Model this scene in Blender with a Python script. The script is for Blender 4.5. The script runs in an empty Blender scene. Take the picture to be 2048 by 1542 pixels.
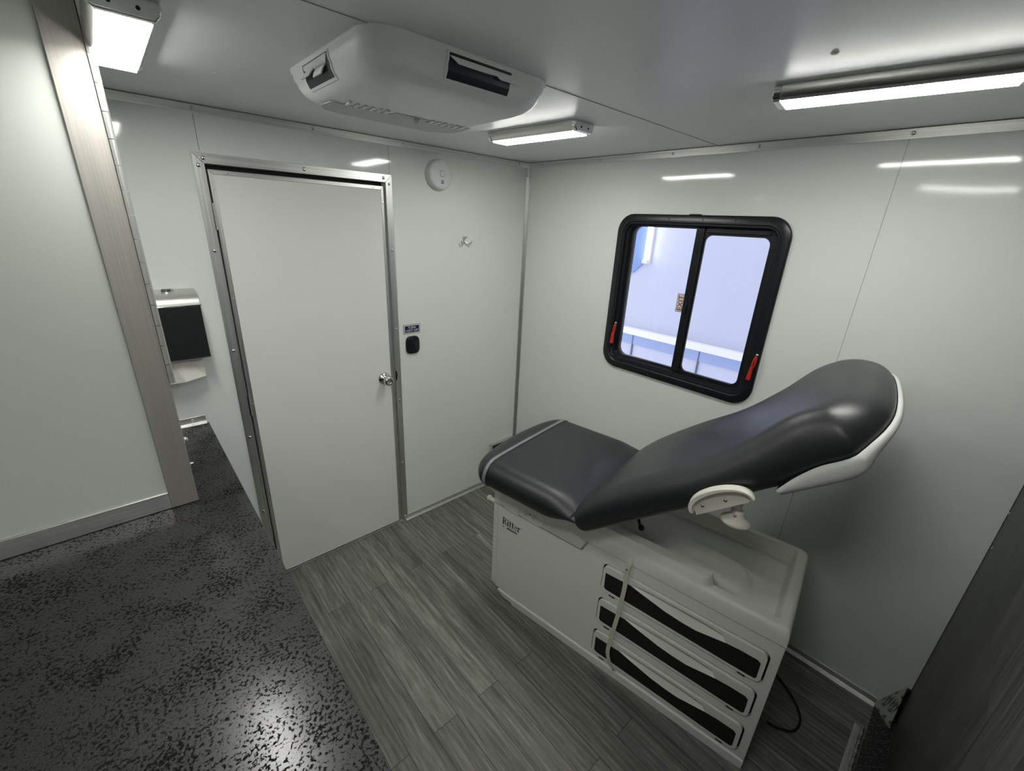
import bpy, bmesh, math, random
from mathutils import Vector, Matrix
random.seed(7)
C = bpy.context.scene.collection
PI = math.pi
YA, XB, ZC, ZD = 2.0746, 1.9797, 2.1328, 0.94   # far wall, right wall, ceiling, raised deck

# ------------------------------------------------------------------ helpers
def link(o, parent=None):
    C.objects.link(o)
    if parent is not None: o.parent = parent
    return o
def obj(name, bm, m, parent=None, smooth=False, bevel=0, seg=2, sub=0, label=None):
    bmesh.ops.remove_doubles(bm, verts=bm.verts, dist=1e-6)
    bmesh.ops.recalc_face_normals(bm, faces=bm.faces)
    me = bpy.data.meshes.new(name); bm.to_mesh(me); bm.free()
    mats = m if isinstance(m, (list, tuple)) else [m]
    for k in mats: me.materials.append(k)
    o = bpy.data.objects.new(name, me); link(o, parent)
    if smooth:
        for p in me.polygons: p.use_smooth = True
    if bevel:
        b = o.modifiers.new('bevel', 'BEVEL'); b.width = bevel; b.segments = seg; b.limit_method = 'ANGLE'
        b.angle_limit = math.radians(35); b.harden_normals = True
        for p in me.polygons: p.use_smooth = True
        try: me.set_sharp_from_angle(angle=math.radians(35))
        except Exception: pass
    if sub:
        s = o.modifiers.new('sub', 'SUBSURF'); s.levels = sub; s.render_levels = sub
    if label: o['label'] = label
    return o
def tag(o, label, cat, group=None, kind=None):
    o['label'] = label; o['category'] = cat
    if group: o['group'] = group
    if kind: o['kind'] = kind
    return o
def thing(name, label, cat, loc=(0, 0, 0), rot=0, group=None):
    o = bpy.data.objects.new(name, None); o.empty_display_size = .05
    o.location = loc; o.rotation_euler = (0, 0, rot); link(o)
    return tag(o, label, cat, group)
def struct(o, label=None):
    o['kind'] = 'structure'
    if label: o['label'] = label
    return o
def sroot(name, label=None, loc=(0, 0, 0)):
    o = bpy.data.objects.new(name, None); o.empty_display_size = .05; o.location = loc; link(o)
    return struct(o, label)
def BM(): return bmesh.new()
def box(bm, x0, x1, y0, y1, z0, z1, mi=0):
    vs = [bm.verts.new((x, y, z)) for x in (x0, x1) for y in (y0, y1) for z in (z0, z1)]
    for f in ((0,1,3,2),(4,6,7,5),(0,4,5,1),(2,3,7,6),(0,2,6,4),(1,5,7,3)):
        fa = bm.faces.new([vs[i] for i in f]); fa.material_index = mi
    return vs
def prism(bm, poly, a, b, axis):
    """poly: list of 2-D points; axis 'x' -> (y,z), 'y' -> (x,z), 'z' -> (x,y)"""
    def P(p, t):
        return {'x': (t, p[0], p[1]), 'y': (p[0], t, p[1]), 'z': (p[0], p[1], t)}[axis]
    A = [bm.verts.new(P(p, a)) for p in poly]; B = [bm.verts.new(P(p, b)) for p in poly]
    n = len(poly)
    bm.faces.new(A); bm.faces.new(B[::-1])
    for i in range(n): bm.faces.new((A[i], A[(i+1) % n], B[(i+1) % n], B[i]))
def plate(bm, outer, holes, a, b, axis):
    """flat plate with holes, thickness a..b along the axis"""
    def P(p, t):
        return {'x': (t, p[0], p[1]), 'y': (p[0], t, p[1]), 'z': (p[0], p[1], t)}[axis]
    for t in (a, b):
        es = []
        for loop in [outer] + holes:
            vs = [bm.verts.new(P(p, t)) for p in loop]
            for i in range(len(vs)): es.append(bm.edges.new((vs[i], vs[(i+1) % len(vs)])))
        bmesh.ops.triangle_fill(bm, use_beauty=True, use_dissolve=False, edges=es)
    for loop in [outer] + holes:
        n = len(loop)
        A = [bm.verts.new(P(p, a)) for p in loop]; B = [bm.verts.new(P(p, b)) for p in loop]
        for i in range(n): bm.faces.new((A[i], A[(i+1) % n], B[(i+1) % n], B[i]))
def rrect(x0, x1, y0, y1, r, n=6):
    pts = []
    for cx, cy, a0 in ((x1-r, y1-r, 0), (x0+r, y1-r, PI/2), (x0+r, y0+r, PI), (x1-r, y0+r, 3*PI/2)):
        for k in range(n+1):
            a = a0 + PI/2*k/n
            pts.append((cx+r*math.cos(a), cy+r*math.sin(a)))
    return pts
def ringloft(bm, rings, cap0=True, cap1=True):
    R = [[bm.verts.new(p) for p in r] for r in rings]
    n = len(R[0])
    for a, b in zip(R, R[1:]):
        for i in range(n):
            bm.faces.new((a[i], a[(i+1) % n], b[(i+1) % n], b[i]))
    if cap0: bm.faces.new(R[0][::-1])
    if cap1: bm.faces.new(R[-1])
def inset_poly(poly, d):
    """offset a CCW polygon inwards by d"""
    out = []; n = len(poly)
    for i in range(n):
        p0 = Vector(poly[i-1]); p1 = Vector(poly[i]); p2 = Vector(poly[(i+1) % n])
        a = (p1-p0); b = (p2-p1)
        if a.length < 1e-9: a = b
        if b.length < 1e-9: b = a
        a.normalize(); b.normalize()
        na = Vector((-a.y, a.x)); nb = Vector((-b.y, b.x)); m = na+nb
        m.normalize(); k = max(.5, m.dot(na))
        q = p1 + m*(d/k); out.append((q.x, q.y))
    return out
def cyl(bm, c, r, h, axis='z', n=24, r2=None):
    r2 = r if r2 is None else r2
    def P(a, rr, t):
        u, w = rr*math.cos(a), rr*math.sin(a)
        return {'z': (c[0]+u, c[1]+w, c[2]+t), 'y': (c[0]+u, c[1]+t, c[2]+w), 'x': (c[0]+t, c[1]+u, c[2]+w)}[axis]
    A = [bm.verts.new(P(2*PI*i/n, r, 0)) for i in range(n)]
    B = [bm.verts.new(P(2*PI*i/n, r2, h)) for i in range(n)]
    bm.faces.new(A[::-1]); bm.faces.new(B)
    for i in range(n): bm.faces.new((A[i], A[(i+1) % n], B[(i+1) % n], B[i]))
def lathe(bm, c, prof, axis='z', n=32):
    """prof: list of (radius, offset along the axis)"""
    def P(a, rr, t):
        u, w = rr*math.cos(a), rr*math.sin(a)
        return {'z': (c[0]+u, c[1]+w, c[2]+t), 'y': (c[0]+u, c[1]+t, c[2]+w), 'x': (c[0]+t, c[1]+u, c[2]+w)}[axis]
    R = [[bm.verts.new(P(2*PI*i/n, max(r, 1e-5), t)) for i in range(n)] for r, t in prof]
    for a, b in zip(R, R[1:]):
        for i in range(n): bm.faces.new((a[i], a[(i+1) % n], b[(i+1) % n], b[i]))
    bm.faces.new(R[0][::-1]); bm.faces.new(R[-1])
def tube(bm, pts, r, n=10):
    pts = [Vector(p) for p in pts]; R = []
    for i, p in enumerate(pts):
        d = (pts[min(i+1, len(pts)-1)] - pts[max(i-1, 0)]).normalized()
        up = Vector((0, 0, 1)) if abs(d.z) < .9 else Vector((1, 0, 0))
        s = d.cross(up).normalized(); t = s.cross(d)
        R.append([bm.verts.new(p + r*(math.cos(2*PI*k/n)*s + math.sin(2*PI*k/n)*t)) for k in range(n)])
    for a, b in zip(R, R[1:]):
        for i in range(n): bm.faces.new((a[i], a[(i+1) % n], b[(i+1) % n], b[i]))
    bm.faces.new(R[0][::-1]); bm.faces.new(R[-1])
def spline(pts, m=8):
    out = []
    P = [Vector(p) for p in pts]; P = [2*P[0]-P[1]] + P + [2*P[-1]-P[-2]]
    for i in range(1, len(P)-2):
        for k in range(m):
            t = k/m
            a, b, c, d = P[i-1], P[i], P[i+1], P[i+2]
            out.append(.5*((2*b)+(c-a)*t+(2*a-5*b+4*c-d)*t*t+(3*b-a-3*c+d)*t**3))
    out.append(P[-2]); return out
def interp(tab, x):
    """smooth (Catmull-Rom tangent) interpolation through the table"""
    if x <= tab[0][0]: return tab[0][1]
    if x >= tab[-1][0]: return tab[-1][1]
    n = len(tab)
    def slope(k):
        a, b = max(k-1, 0), min(k+1, n-1)
        return (tab[b][1]-tab[a][1])/(tab[b][0]-tab[a][0])
    for k in range(n-1):
        (x0, y0), (x1, y1) = tab[k], tab[k+1]
        if x <= x1:
            h = x1-x0; t = (x-x0)/h
            return (2*t**3-3*t*t+1)*y0+(t**3-2*t*t+t)*h*slope(k)+(-2*t**3+3*t*t)*y1+(t**3-t*t)*h*slope(k+1)
def dome(bm, c, r, axis, sgn, h=None):
    """small domed screw head sitting on a surface, facing sgn along axis"""
    h = h or r*.5
    lathe(bm, c, [(r, 0), (r*.92, sgn*h*.45), (r*.6, sgn*h*.85), (r*.15, sgn*h)], axis, 14)

# ------------------------------------------------------------------ materials
def mat(name, col, rough=.5, metal=0, spec=.5, coat=0, coat_rough=.1, emit=None, estr=0, ior=1.45):
    m = bpy.data.materials.new(name); m.use_nodes = True
    b = m.node_tree.nodes['Principled BSDF']
    b.inputs['Base Color'].default_value = (*col, 1); b.inputs['Roughness'].default_value = rough
    b.inputs['Metallic'].default_value = metal; b.inputs['Specular IOR Level'].default_value = spec
    b.inputs['Coat Weight'].default_value = coat; b.inputs['Coat Roughness'].default_value = coat_rough
    b.inputs['IOR'].default_value = ior
    if emit: b.inputs['Emission Color'].default_value = (*emit, 1); b.inputs['Emission Strength'].default_value = estr
    return m
class NT:
    def __init__(s, m): s.t = m.node_tree; s.b = s.t.nodes['Principled BSDF']
    def n(s, typ, **kw):
        o = s.t.nodes.new(typ)
        for k, v in kw.items():
            if k in o.inputs: o.inputs[k].default_value = v
            else: setattr(o, k, v)
        return o
    def l(s, a, b): s.t.links.new(a, b)
    def coords(s, scale=(1, 1, 1), kind='Object'):
        tc = s.n('ShaderNodeTexCoord'); mp = s.n('ShaderNodeMapping'); mp.inputs['Scale'].default_value = scale
        s.l(tc.outputs[kind], mp.inputs['Vector']); return mp.outputs['Vector']
    def noise(s, vec, scale, detail=2, rough=.5, dist=0):
        o = s.n('ShaderNodeTexNoise'); o.inputs['Scale'].default_value = scale; o.inputs['Detail'].default_value = detail
        o.inputs['Roughness'].default_value = rough; o.inputs['Distortion'].default_value = dist
        s.l(vec, o.inputs['Vector']); return o.outputs['Fac']
    def ramp(s, fac, stops):
        o = s.n('ShaderNodeValToRGB'); e = o.color_ramp.elements
        while len(e) < len(stops): e.new(.5)
        for k, (p, c) in enumerate(stops):
            e[k].position = p; e[k].color = (*c, 1) if len(c) == 3 else c
        s.l(fac, o.inputs['Fac']); return o.outputs['Color']
    def math(s, op, a, b=None):
        o = s.n('ShaderNodeMath'); o.operation = op
        for i, v in enumerate((a, b)):
            if v is None: continue
            if isinstance(v, (int, float)): o.inputs[i].default_value = v
            else: s.l(v, o.inputs[i])
        return o.outputs[0]
    def mix(s, fac, a, b, blend='MIX'):
        o = s.n('ShaderNodeMix'); o.data_type = 'RGBA'; o.blend_type = blend
        for i, v in ((0, fac), (6, a), (7, b)):
            if isinstance(v, (int, float)): o.inputs[i].default_value = v
            elif isinstance(v, tuple): o.inputs[i].default_value = (*v, 1)
            else: s.l(v, o.inputs[i])
        return o.outputs[2]
    def bump(s, h, strength, dist=.01):
        o = s.n('ShaderNodeBump'); o.inputs['Strength'].default_value = strength; o.inputs['Distance'].default_value = dist
        s.l(h, o.inputs['Height']); s.l(o.outputs['Normal'], s.b.inputs['Normal']); return o

# glossy off-white wall laminate, gently wavy
def wall_mat(name, col, rough, wav):
    m = mat(name, col, rough, spec=.5); t = NT(m); v = t.coords()
    h = t.noise(v, 3.0, 1, .4); t.bump(h, wav, .01)
    c = t.noise(v, 1.3, 3); t.l(t.mix(c, tuple(x*.985 for x in col), tuple(min(1, x*1.015) for x in col)), t.b.inputs['Base Color'])
    return m
M = {}
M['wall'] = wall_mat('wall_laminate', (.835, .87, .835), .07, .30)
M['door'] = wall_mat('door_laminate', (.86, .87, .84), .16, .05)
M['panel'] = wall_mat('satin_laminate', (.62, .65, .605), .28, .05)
M['ceil'] = wall_mat('ceiling_laminate', (.87, .90, .895), .33, .06)
M['seam'] = mat('panel_gap', (.28, .30, .29), .6)
M['black'] = mat('black_gap', (.006, .006, .007), .6)
M['white_pl'] = mat('white_plastic', (.80, .81, .78), .38)
t = NT(M['white_pl']); t.bump(t.noise(t.coords(), 900, 1), .05, .001)
M['cab'] = mat('cabinet_enamel', (.87, .88, .83), .30)
M['cab2'] = mat('cabinet_moulding', (.83, .835, .775), .42)
t = NT(M['cab2']); t.bump(t.noise(t.coords(), 700, 2), .08, .001)
M['ivory'] = mat('ivory_plastic', (.78, .77, .68), .35)
M['cream'] = mat('cream_webbing', (.72, .70, .58), .6)
M['insert'] = mat('drawer_insert_charcoal', (.012, .011, .011), .45)
M['dark_pl'] = mat('dark_plastic', (.012, .014, .018), .35)
M['switch'] = mat('switch_black', (.008, .010, .014), .3)
M['frame'] = mat('window_frame_black', (.011, .012, .015), .30)
t = NT(M['frame']); t.bump(t.noise(t.coords(), 600, 2), .10, .001)
M['rubber'] = mat('rubber_black', (.008, .008, .008), .7)
M['red'] = mat('red_handle', (.62, .035, .012), .35)
M['chrome'] = mat('chrome', (.80, .80, .80), .07, 1)
M['steel'] = mat('polished_steel', (.62, .61, .57), .2, 1)
M['screw'] = mat('screw_steel', (.75, .75, .73), .22, 1)
def brushed(name, col, rough, scale, amount=.25):
    m = mat(name, col, rough, 1); t = NT(m); v = t.coords(scale)
    n = t.noise(v, 6, 4, .65)
    t.l(t.ramp(n, [(.25, tuple(c*(1-amount) for c in col)), (.75, tuple(min(1, c*(1+amount)) for c in col))]), t.b.inputs['Base Color'])
    t.l(t.math('ADD', t.math('MULTIPLY', n, .22), rough-.10), t.b.inputs['Roughness'])
    t.bump(n, .06, .001); return m
M['alx'] = brushed('aluminium_x', (.72, .72, .70), .36, (.35, 40, 40))
M['aly'] = brushed('aluminium_y', (.72, .72, .70), .36, (40, .35, 40))
M['alz'] = brushed('aluminium_z', (.70, .705, .69), .40, (40, 40, .35))
M['post'] = brushed('aluminium_post_worn', (.50, .48, .445), .62, (45, 45, .4), .14)
t = NT(M['post'])
M['knuckle'] = mat('hinge_aluminium', (.60, .60, .58), .48, 1)
M['silv'] = mat('satin_silver', (.70, .70, .68), .28, 1)
M['blue'] = mat('sign_blue', (.008, .018, .075), .4)
M['sign_white'] = mat('sign_white', (.72, .73, .70), .4)
M['sign_grey'] = mat('sticker_grey', (.42, .43, .42), .5)
M['letter_red'] = mat('sticker_red', (.32, .035, .03), .5)
M['ink'] = mat('printed_ink', (.01, .012, .012), .5)
M['paper'] = mat('paper_towel', (.78, .76, .70), .8)
M['detector'] = mat('detector_white', (.80, .81, .79), .4)
M['ac'] = mat('air_conditioner_white', (.84, .86, .85), .32)
M['ac_dark'] = mat('vent_shade_dark', (.010, .018, .032), .35)  # near-black that paints the shade inside the vents
M['ac_grey'] = mat('air_filter_grey', (.55, .57, .56), .5)
t = NT(M['ac_grey']); w = t.n('ShaderNodeTexWave'); w.wave_type = 'BANDS'; w.bands_direction = 'X'
w.inputs['Scale'].default_value = 60; t.l(t.coords(), w.inputs['Vector'])
t.l(t.mix(w.outputs['Fac'], (.55, .57, .56), (.76, .78, .77)), t.b.inputs['Base Color']); t.bump(w.outputs['Fac'], .4, .002)
M['clear'] = mat('clear_vinyl_band', (.26, .28, .31), .22, spec=.8)
# dark vinyl upholstery with fine grain
m = M['vinyl'] = mat('charcoal_vinyl', (.017, .019, .022), .40, spec=.9); t = NT(m)
v = t.coords(); n = t.noise(v, 420, 3, .6); t.bump(n, .16, .0012)
t.l(t.math('ADD', t.math('MULTIPLY', t.noise(v, 5, 3), .06), .37), t.b.inputs['Roughness'])
# lamp lens
m = M['lens'] = mat('lamp_lens', (.9, .9, .9), .2, emit=(1.0, 1.0, .95), estr=30); t = NT(m)
br = t.n('ShaderNodeTexBrick'); br.inputs['Scale'].default_value = 1; br.inputs['Brick Width'].default_value = .022; br.inputs['Row Height'].default_value = .028
br.inputs['Mortar Size'].default_value = .0022; br.inputs['Mortar Smooth'].default_value = .8
br.inputs['Color1'].default_value = br.inputs['Color2'].default_value = (1, 1, 1, 1); br.inputs['Mortar'].default_value = (.62, .62, .62, 1)
t.l(t.coords(), br.inputs['Vector']); t.l(t.math('MULTIPLY', br.outputs['Color'], 30), t.b.inputs['Emission Strength'])
M['tube'] = mat('fluorescent_tube', (1, 1, 1), .3, emit=(1, .96, .95), estr=6)
# window glass (thin, faintly tinted)
m = M['glass'] = bpy.data.materials.new('window_glass'); m.use_nodes = True; nt = m.node_tree; nt.nodes.clear()
o_ = nt.nodes.new('ShaderNodeOutputMaterial'); mx = nt.nodes.new('ShaderNodeMixShader'); tr = nt.nodes.new('ShaderNodeBsdfTransparent')
gl = nt.nodes.new('ShaderNodeBsdfGlossy'); fr = nt.nodes.new('ShaderNodeFresnel')
tr.inputs['Color'].default_value = (.93, .94, .96, 1); gl.inputs['Roughness'].default_value = .02; fr.inputs['IOR'].default_value = 1.45
nt.links.new(fr.outputs[0], mx.inputs[0]); nt.links.new(tr.outputs[0], mx.inputs[1]); nt.links.new(gl.outputs[0], mx.inputs[2]); nt.links.new(mx.outputs[0], o_.inputs[0])
# grey wood-look vinyl planks, boards run along Y
def wood(name, along, bright=1.0):
    m = mat(name, (.1, .1, .09), .42, spec=.4); t = NT(m)
    tc = t.n('ShaderNodeTexCoord'); sep = t.n('ShaderNodeSeparateXYZ'); t.l(tc.outputs['Object'], sep.inputs[0])
    cmb = t.n('ShaderNodeCombineXYZ')
    ax, cr = ('Y', 'X') if along == 'y' else ('Z', 'X')
    t.l(t.math('ADD', sep.outputs[ax], .31), cmb.inputs[0]); t.l(t.math('SUBTRACT', sep.outputs[cr], .0232), cmb.inputs[1])
    br = t.n('ShaderNodeTexBrick'); br.offset = .37; br.offset_frequency = 2; br.inputs['Scale'].default_value = 1
    br.inputs['Brick Width'].default_value = 1.22; br.inputs['Row Height'].default_value = .1033
    br.inputs['Mortar Size'].default_value = .0011; br.inputs['Mortar Smooth'].default_value = .3; br.inputs['Bias'].default_value = 0
    br.inputs['Color1'].default_value = (0, 0, 0, 1); br.inputs['Color2'].default_value = (1, 1, 1, 1); br.inputs['Mortar'].default_value = (.5, .5, .5, 1)
    t.l(cmb.outputs[0], br.inputs['Vector'])
    # per-board shift of the grain
    sh = t.n('ShaderNodeVectorMath'); sh.operation = 'MULTIPLY'; t.l(br.outputs['Color'], sh.inputs[0]); sh.inputs[1].default_value = (7.3, 3.1, 5.7)
    ad = t.n('ShaderNodeVectorMath'); ad.operation = 'ADD'; t.l(cmb.outputs[0], ad.inputs[0]); t.l(sh.outputs[0], ad.inputs[1])
    mp = t.n('ShaderNodeMapping'); mp.inputs['Scale'].default_value = (1.3, 12, 1); t.l(ad.outputs[0], mp.inputs['Vector'])
    g1 = t.noise(mp.outputs[0], 1.6, 6, .62, .9)
    mp2 = t.n('ShaderNodeMapping'); mp2.inputs['Scale'].default_value = (7, 110, 1); t.l(ad.outputs[0], mp2.inputs['Vector'])
    g2 = t.noise(mp2.outputs[0], 1.5, 4, .6, .2)
    mp3 = t.n('ShaderNodeMapping'); mp3.inputs['Scale'].default_value = (1.1, 6, 1); t.l(ad.outputs[0], mp3.inputs['Vector'])
    wv = t.n('ShaderNodeTexWave'); wv.wave_type = 'BANDS'; wv.bands_direction = 'Y'; wv.inputs['Scale'].default_value = 2.2
    wv.inputs['Distortion'].default_value = 7; wv.inputs['Detail'].default_value = 3; wv.inputs['Detail Scale'].default_value = .8
    t.l(mp3.outputs[0], wv.inputs['Vector'])
    f = t.math('ADD', t.math('MULTIPLY', g1, .60), t.math('ADD', t.math('MULTIPLY', g2, .34), t.math('MULTIPLY', wv.outputs['Fac'], .06)))
    k = bright
    col = t.ramp(f, [(.30, (.060*k, .062*k, .054*k)), (.44, (.125*k, .128*k, .111*k)), (.54, (.190*k, .194*k, .170*k)), (.62, (.26*k, .265*k, .235*k)), (.75, (.44*k, .44*k, .40*k))])
    tone = t.ramp(br.outputs['Color'], [(0, (.80, .81, .80)), (1, (1.15, 1.14, 1.13))])
    col = t.mix(1.0, col, tone, 'MULTIPLY')
    col = t.mix(br.outputs['Fac'], col, (.022*k, .022*k, .02*k))
    t.l(col, t.b.inputs['Base Color'])
    t.l(t.math('ADD', t.math('MULTIPLY', f, .25), .30), t.b.inputs['Roughness'])
    t.bump(t.math('SUBTRACT', t.math('ADD', g2, g1), t.math('MULTIPLY', br.outputs['Fac'], 2)), .25, .0015)
    return m
M['wood'] = wood('grey_plank_vinyl', 'y', 1.15)
M['ramp'] = wood('grey_plank_vinyl_upright', 'z', .45)
# black textured rubber deck: lumpy with smooth flats
m = M['deck'] = mat('black_textured_vinyl', (.016, .017, .016), .3, spec=.55); t = NT(m)
v = t.coords()
n1 = t.noise(v, 150, 3, .6, .3); n2 = t.noise(v, 330, 2, .6, .3); n3 = t.noise(v, 5, 3); n4 = t.noise(v, 14, 2, .5)
h = t.math('ADD', t.math('ADD', n1, t.math('MULTIPLY', n4, .35)), t.math('MULTIPLY', n2, .22))
pit = t.ramp(h, [(.69, (1, 1, 1)), (.76, (0, 0, 0))])          # 1 inside the matt pits
t.bump(t.math('ADD', t.math('MULTIPLY', n2, .5), t.math('SUBTRACT', n1, t.math('MULTIPLY', pit, .4))), .62, .0022)
t.l(t.math('ADD', t.math('MULTIPLY', pit, .20), .47), t.b.inputs['Roughness'])
t.l(t.math('SUBTRACT', .60, t.math('MULTIPLY', pit, .52)), t.b.inputs['Specular IOR Level'])
t.l(t.math('SUBTRACT', .85, t.math('MULTIPLY', pit, .85)), t.b.inputs['Coat Weight']); t.b.inputs['Coat Roughness'].default_value = .21
t.l(t.mix(t.ramp(n3, [(.35, (0, 0, 0)), (.7, (1, 1, 1))]), (.008, .009, .009), (.014, .014, .012)), t.b.inputs['Base Color'])
# diamond tread plate
def tread(name, col, rough, metal, hi=2.6):
    m = mat(name, col, rough, metal); t = NT(m)
    vec = t.coords((1, 1, 1)); rt = t.n('ShaderNodeMapping'); rt.inputs['Rotation'].default_value = (0, 0, PI/4); t.l(vec, rt.inputs['Vector'])
    hs = []
    for sc, off in (((95, 34, 95), (0, 0, 0)), ((34, 95, 34), (.5, .5, 0))):
        mp = t.n('ShaderNodeMapping'); mp.inputs['Scale'].default_value = sc; mp.inputs['Location'].default_value = off; t.l(rt.outputs[0], mp.inputs['Vector'])
        fr = t.n('ShaderNodeVectorMath'); fr.operation = 'FRACTION'; t.l(mp.outputs[0], fr.inputs[0])
        su = t.n('ShaderNodeVectorMath'); su.operation = 'SUBTRACT'; t.l(fr.outputs[0], su.inputs[0]); su.inputs[1].default_value = (.5, .5, 0)
        sp = t.n('ShaderNodeSeparateXYZ'); t.l(su.outputs[0], sp.inputs[0])
        d = t.math('ADD', t.math('POWER', t.math('MULTIPLY', sp.outputs[0], 3.4), 2), t.math('POWER', t.math('MULTIPLY', sp.outputs[1], 3.4), 2))
        hs.append(t.math('SUBTRACT', 1, t.math('MINIMUM', d, 1)))
    h = t.math('MAXIMUM', hs[0], hs[1]); t.bump(h, 1, .006)
    t.l(t.mix(h, tuple(c*.85 for c in col), tuple(min(1, c*hi) for c in col)), t.b.inputs['Base Color'])
    return m
M['tread_dark'] = tread('tread_plate_black', (.085, .09, .09), .34, .7)
M['tread_light'] = tread('tread_plate_painted', (.50, .54, .46), .45, .1, .25)

# ------------------------------------------------------------------ room shell
bm = BM(); box(bm, .17, 2.05, -1.7, YA+.04, -.05, 0)
struct(obj('floor', bm, M['wood']), 'grey wood-look plank floor of the lower bay')
bm = BM(); box(bm, -2.3, .175, -1.7, YA, 0, ZD)
struct(obj('floor', bm, M['deck'], bevel=.003), 'raised black textured vinyl floor at the left')
bm = BM(); box(bm, .0566, 2.05, -1.7, YA+.04, ZC, ZC+.12); box(bm, -2.3, .0566, -1.7, YA+.04, ZC+.12, ZC+.16)
ceiling = struct(obj('ceiling', bm, M['ceil']), 'smooth pale grey ceiling')
# far wall with a door opening
bm = BM()
DX0, DX1, DZ1 = .331, 1.044, 1.944
plate(bm, [(-2.3, -.04), (XB+.06, -.04), (XB+.06, ZC+.12), (-2.3, ZC+.12)], [[(DX0, .004), (DX1, .004), (DX1, DZ1), (DX0, DZ1)]], YA, YA+.04, 'y')
wall_back = struct(obj('wall_back', bm, M['wall']), 'glossy white wall with the door')
bm = BM(); box(bm, DX0-.02, DX1+.02, YA+.0401, YA+.05, 0, DZ1+.02)
obj('door_recess', bm, M['black'], wall_back)
# right wall with a window opening
WY0, WY1, WZ0, WZ1 = .615, 1.33, 1.105, 1.835
bm = BM()
plate(bm, [(-1.7, -.04), (YA, -.04), (YA, ZC), (-1.7, ZC)], [rrect(WY0, WY1, WZ0, WZ1, .07)], XB, XB+.05, 'x')
wall_right = struct(obj('wall_right', bm, M['wall']), 'glossy white wall with the window')
bm = BM(); box(bm, -2.34, -2.3, -1.7, YA, -.04, ZC+.12); struct(obj('wall_left', bm, M['wall']))
bm = BM(); box(bm, -2.3, XB+.05, -1.74, -1.7, -.04, ZC+.12); struct(obj('wall_front', bm, M['wall']))
def seamline(x0, x1, y0, y1, z0, z1, parent, m='seam'):
    bm = BM(); box(bm, x0, x1, y0, y1, z0, z1); obj('panel_seam', bm, M[m], parent)
seamline(.3225, .3245, YA-.0006, YA, DZ1+.04, ZC-.03, wall_back)
seamline(1.069, 1.0705, YA-.0006, YA, DZ1+.04, ZC-.03, wall_back)
seamline(XB-.0006, XB, .320, .3212, .03, ZC-.03, wall_right)
# ceiling joint strip and loose screws
bm = BM(); box(bm, .0566, XB, .940, .956, ZC-.0015, ZC)
struct(obj('trim_1', bm, M['ceil'], bevel=.0006), 'thin ceiling joint strip')
bm = BM(); box(bm, .0566, XB, .9385, .940, ZC-.001, ZC); obj('joint_gap', bm, M['seam'], ceiling)
for x, y in ((.314, 1.57), (1.14, .344), (1.138, 1.555), (1.551, 1.551)):
    bm = BM(); dome(bm, (x, y, ZC), .007, 'z', -1, .004); obj('screw', bm, M['white_pl'], ceiling, smooth=True)
def screws(pts, parent, axis, sgn, r=.0065, m='screw'):
    for p in pts:
        bm = BM(); dome(bm, p, r, axis, sgn); obj('screw', bm, M[m], parent, smooth=True)
# aluminium angle trims
bm = BM(); prism(bm, [(YA, ZC-.002), (YA-.0025, ZC-.002), (YA-.0025, ZC-.029), (YA, ZC-.029)], .0566, XB, 'x')
tr = struct(obj('trim_2', bm, M['alx']), 'aluminium angle between ceiling and door wall')
screws([(x, YA-.0025, ZC-.013) for x in (.324, .735, 1.148, 1.562, 1.90)], tr, 'y', -1)
bm = BM(); box(bm, .0566, XB, YA-.002, YA, ZC-.0019, ZC-.0001); obj('top_gap', bm, M['black'], tr)
bm = BM(); prism(bm, [(XB, ZC-.002), (XB-.0025, ZC-.002), (XB-.0025, ZC-.031), (XB, ZC-.031)], -1.7, YA, 'y')
tr = struct(obj('trim_3', bm, M['aly']), 'aluminium angle between ceiling and window wall')
screws([(XB-.0025, y, ZC-.015) for y in (1.95, 1.544, 1.142, .777, .315, -.09)], tr, 'x', -1)
bm = BM(); box(bm, XB-.002, XB, -1.7, YA-.003, ZC-.0019, ZC-.0001); obj('top_gap', bm, M['black'], tr)
bm = BM(); prism(bm, [(XB, YA), (XB, YA-.019), (XB-.0025, YA-.019), (XB-.0025, YA-.0025), (XB-.019, YA-.0025), (XB-.019, YA)], .30, ZC-.029, 'z')
tr = struct(obj('trim_4', bm, M['alz']), 'vertical aluminium angle in the room corner')
for z in (2.06, 1.67, 1.25, .84, .43):
    screws([(XB-.011, YA-.0025, z)], tr, 'y', -1, .004); screws([(XB-.0025, YA-.011, z)], tr, 'x', -1, .004)
# skirting angles
bm = BM(); prism(bm, [(YA, 0), (YA-.022, 0), (YA-.022, .004), (YA-.004, .008), (YA-.004, .031), (YA, .031)], 1.062, XB, 'x')
b_ = struct(obj('baseboard_back', bm, M['alx'], bevel=.001), 'aluminium skirting right of the door')
screws([(x, YA-.004, .019) for x in (1.10, 1.45, 1.80)], b_, 'y', -1, .005)
bm = BM(); prism(bm, [(YA, ZD), (YA-.024, ZD), (YA-.024, ZD+.005), (YA-.004, ZD+.009), (YA-.004, ZD+.034), (YA, ZD+.034)], -2.3, .168, 'x')
b_ = struct(obj('baseboard_back', bm, M['alx'], bevel=.001), 'aluminium skirting on the raised floor')
screws([(x, YA-.004, ZD+.021) for x in (.12, -.29, -.70)], b_, 'y', -1, .006)
bm = BM(); prism(bm, [(XB, 0), (XB-.024, 0), (XB-.024, .005), (XB-.006, .012), (XB-.006, .036), (XB, .036)], -.17, YA, 'y')
struct(obj('baseboard_right', bm, M['aly'], bevel=.001), 'aluminium skirting under the window wall')

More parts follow.
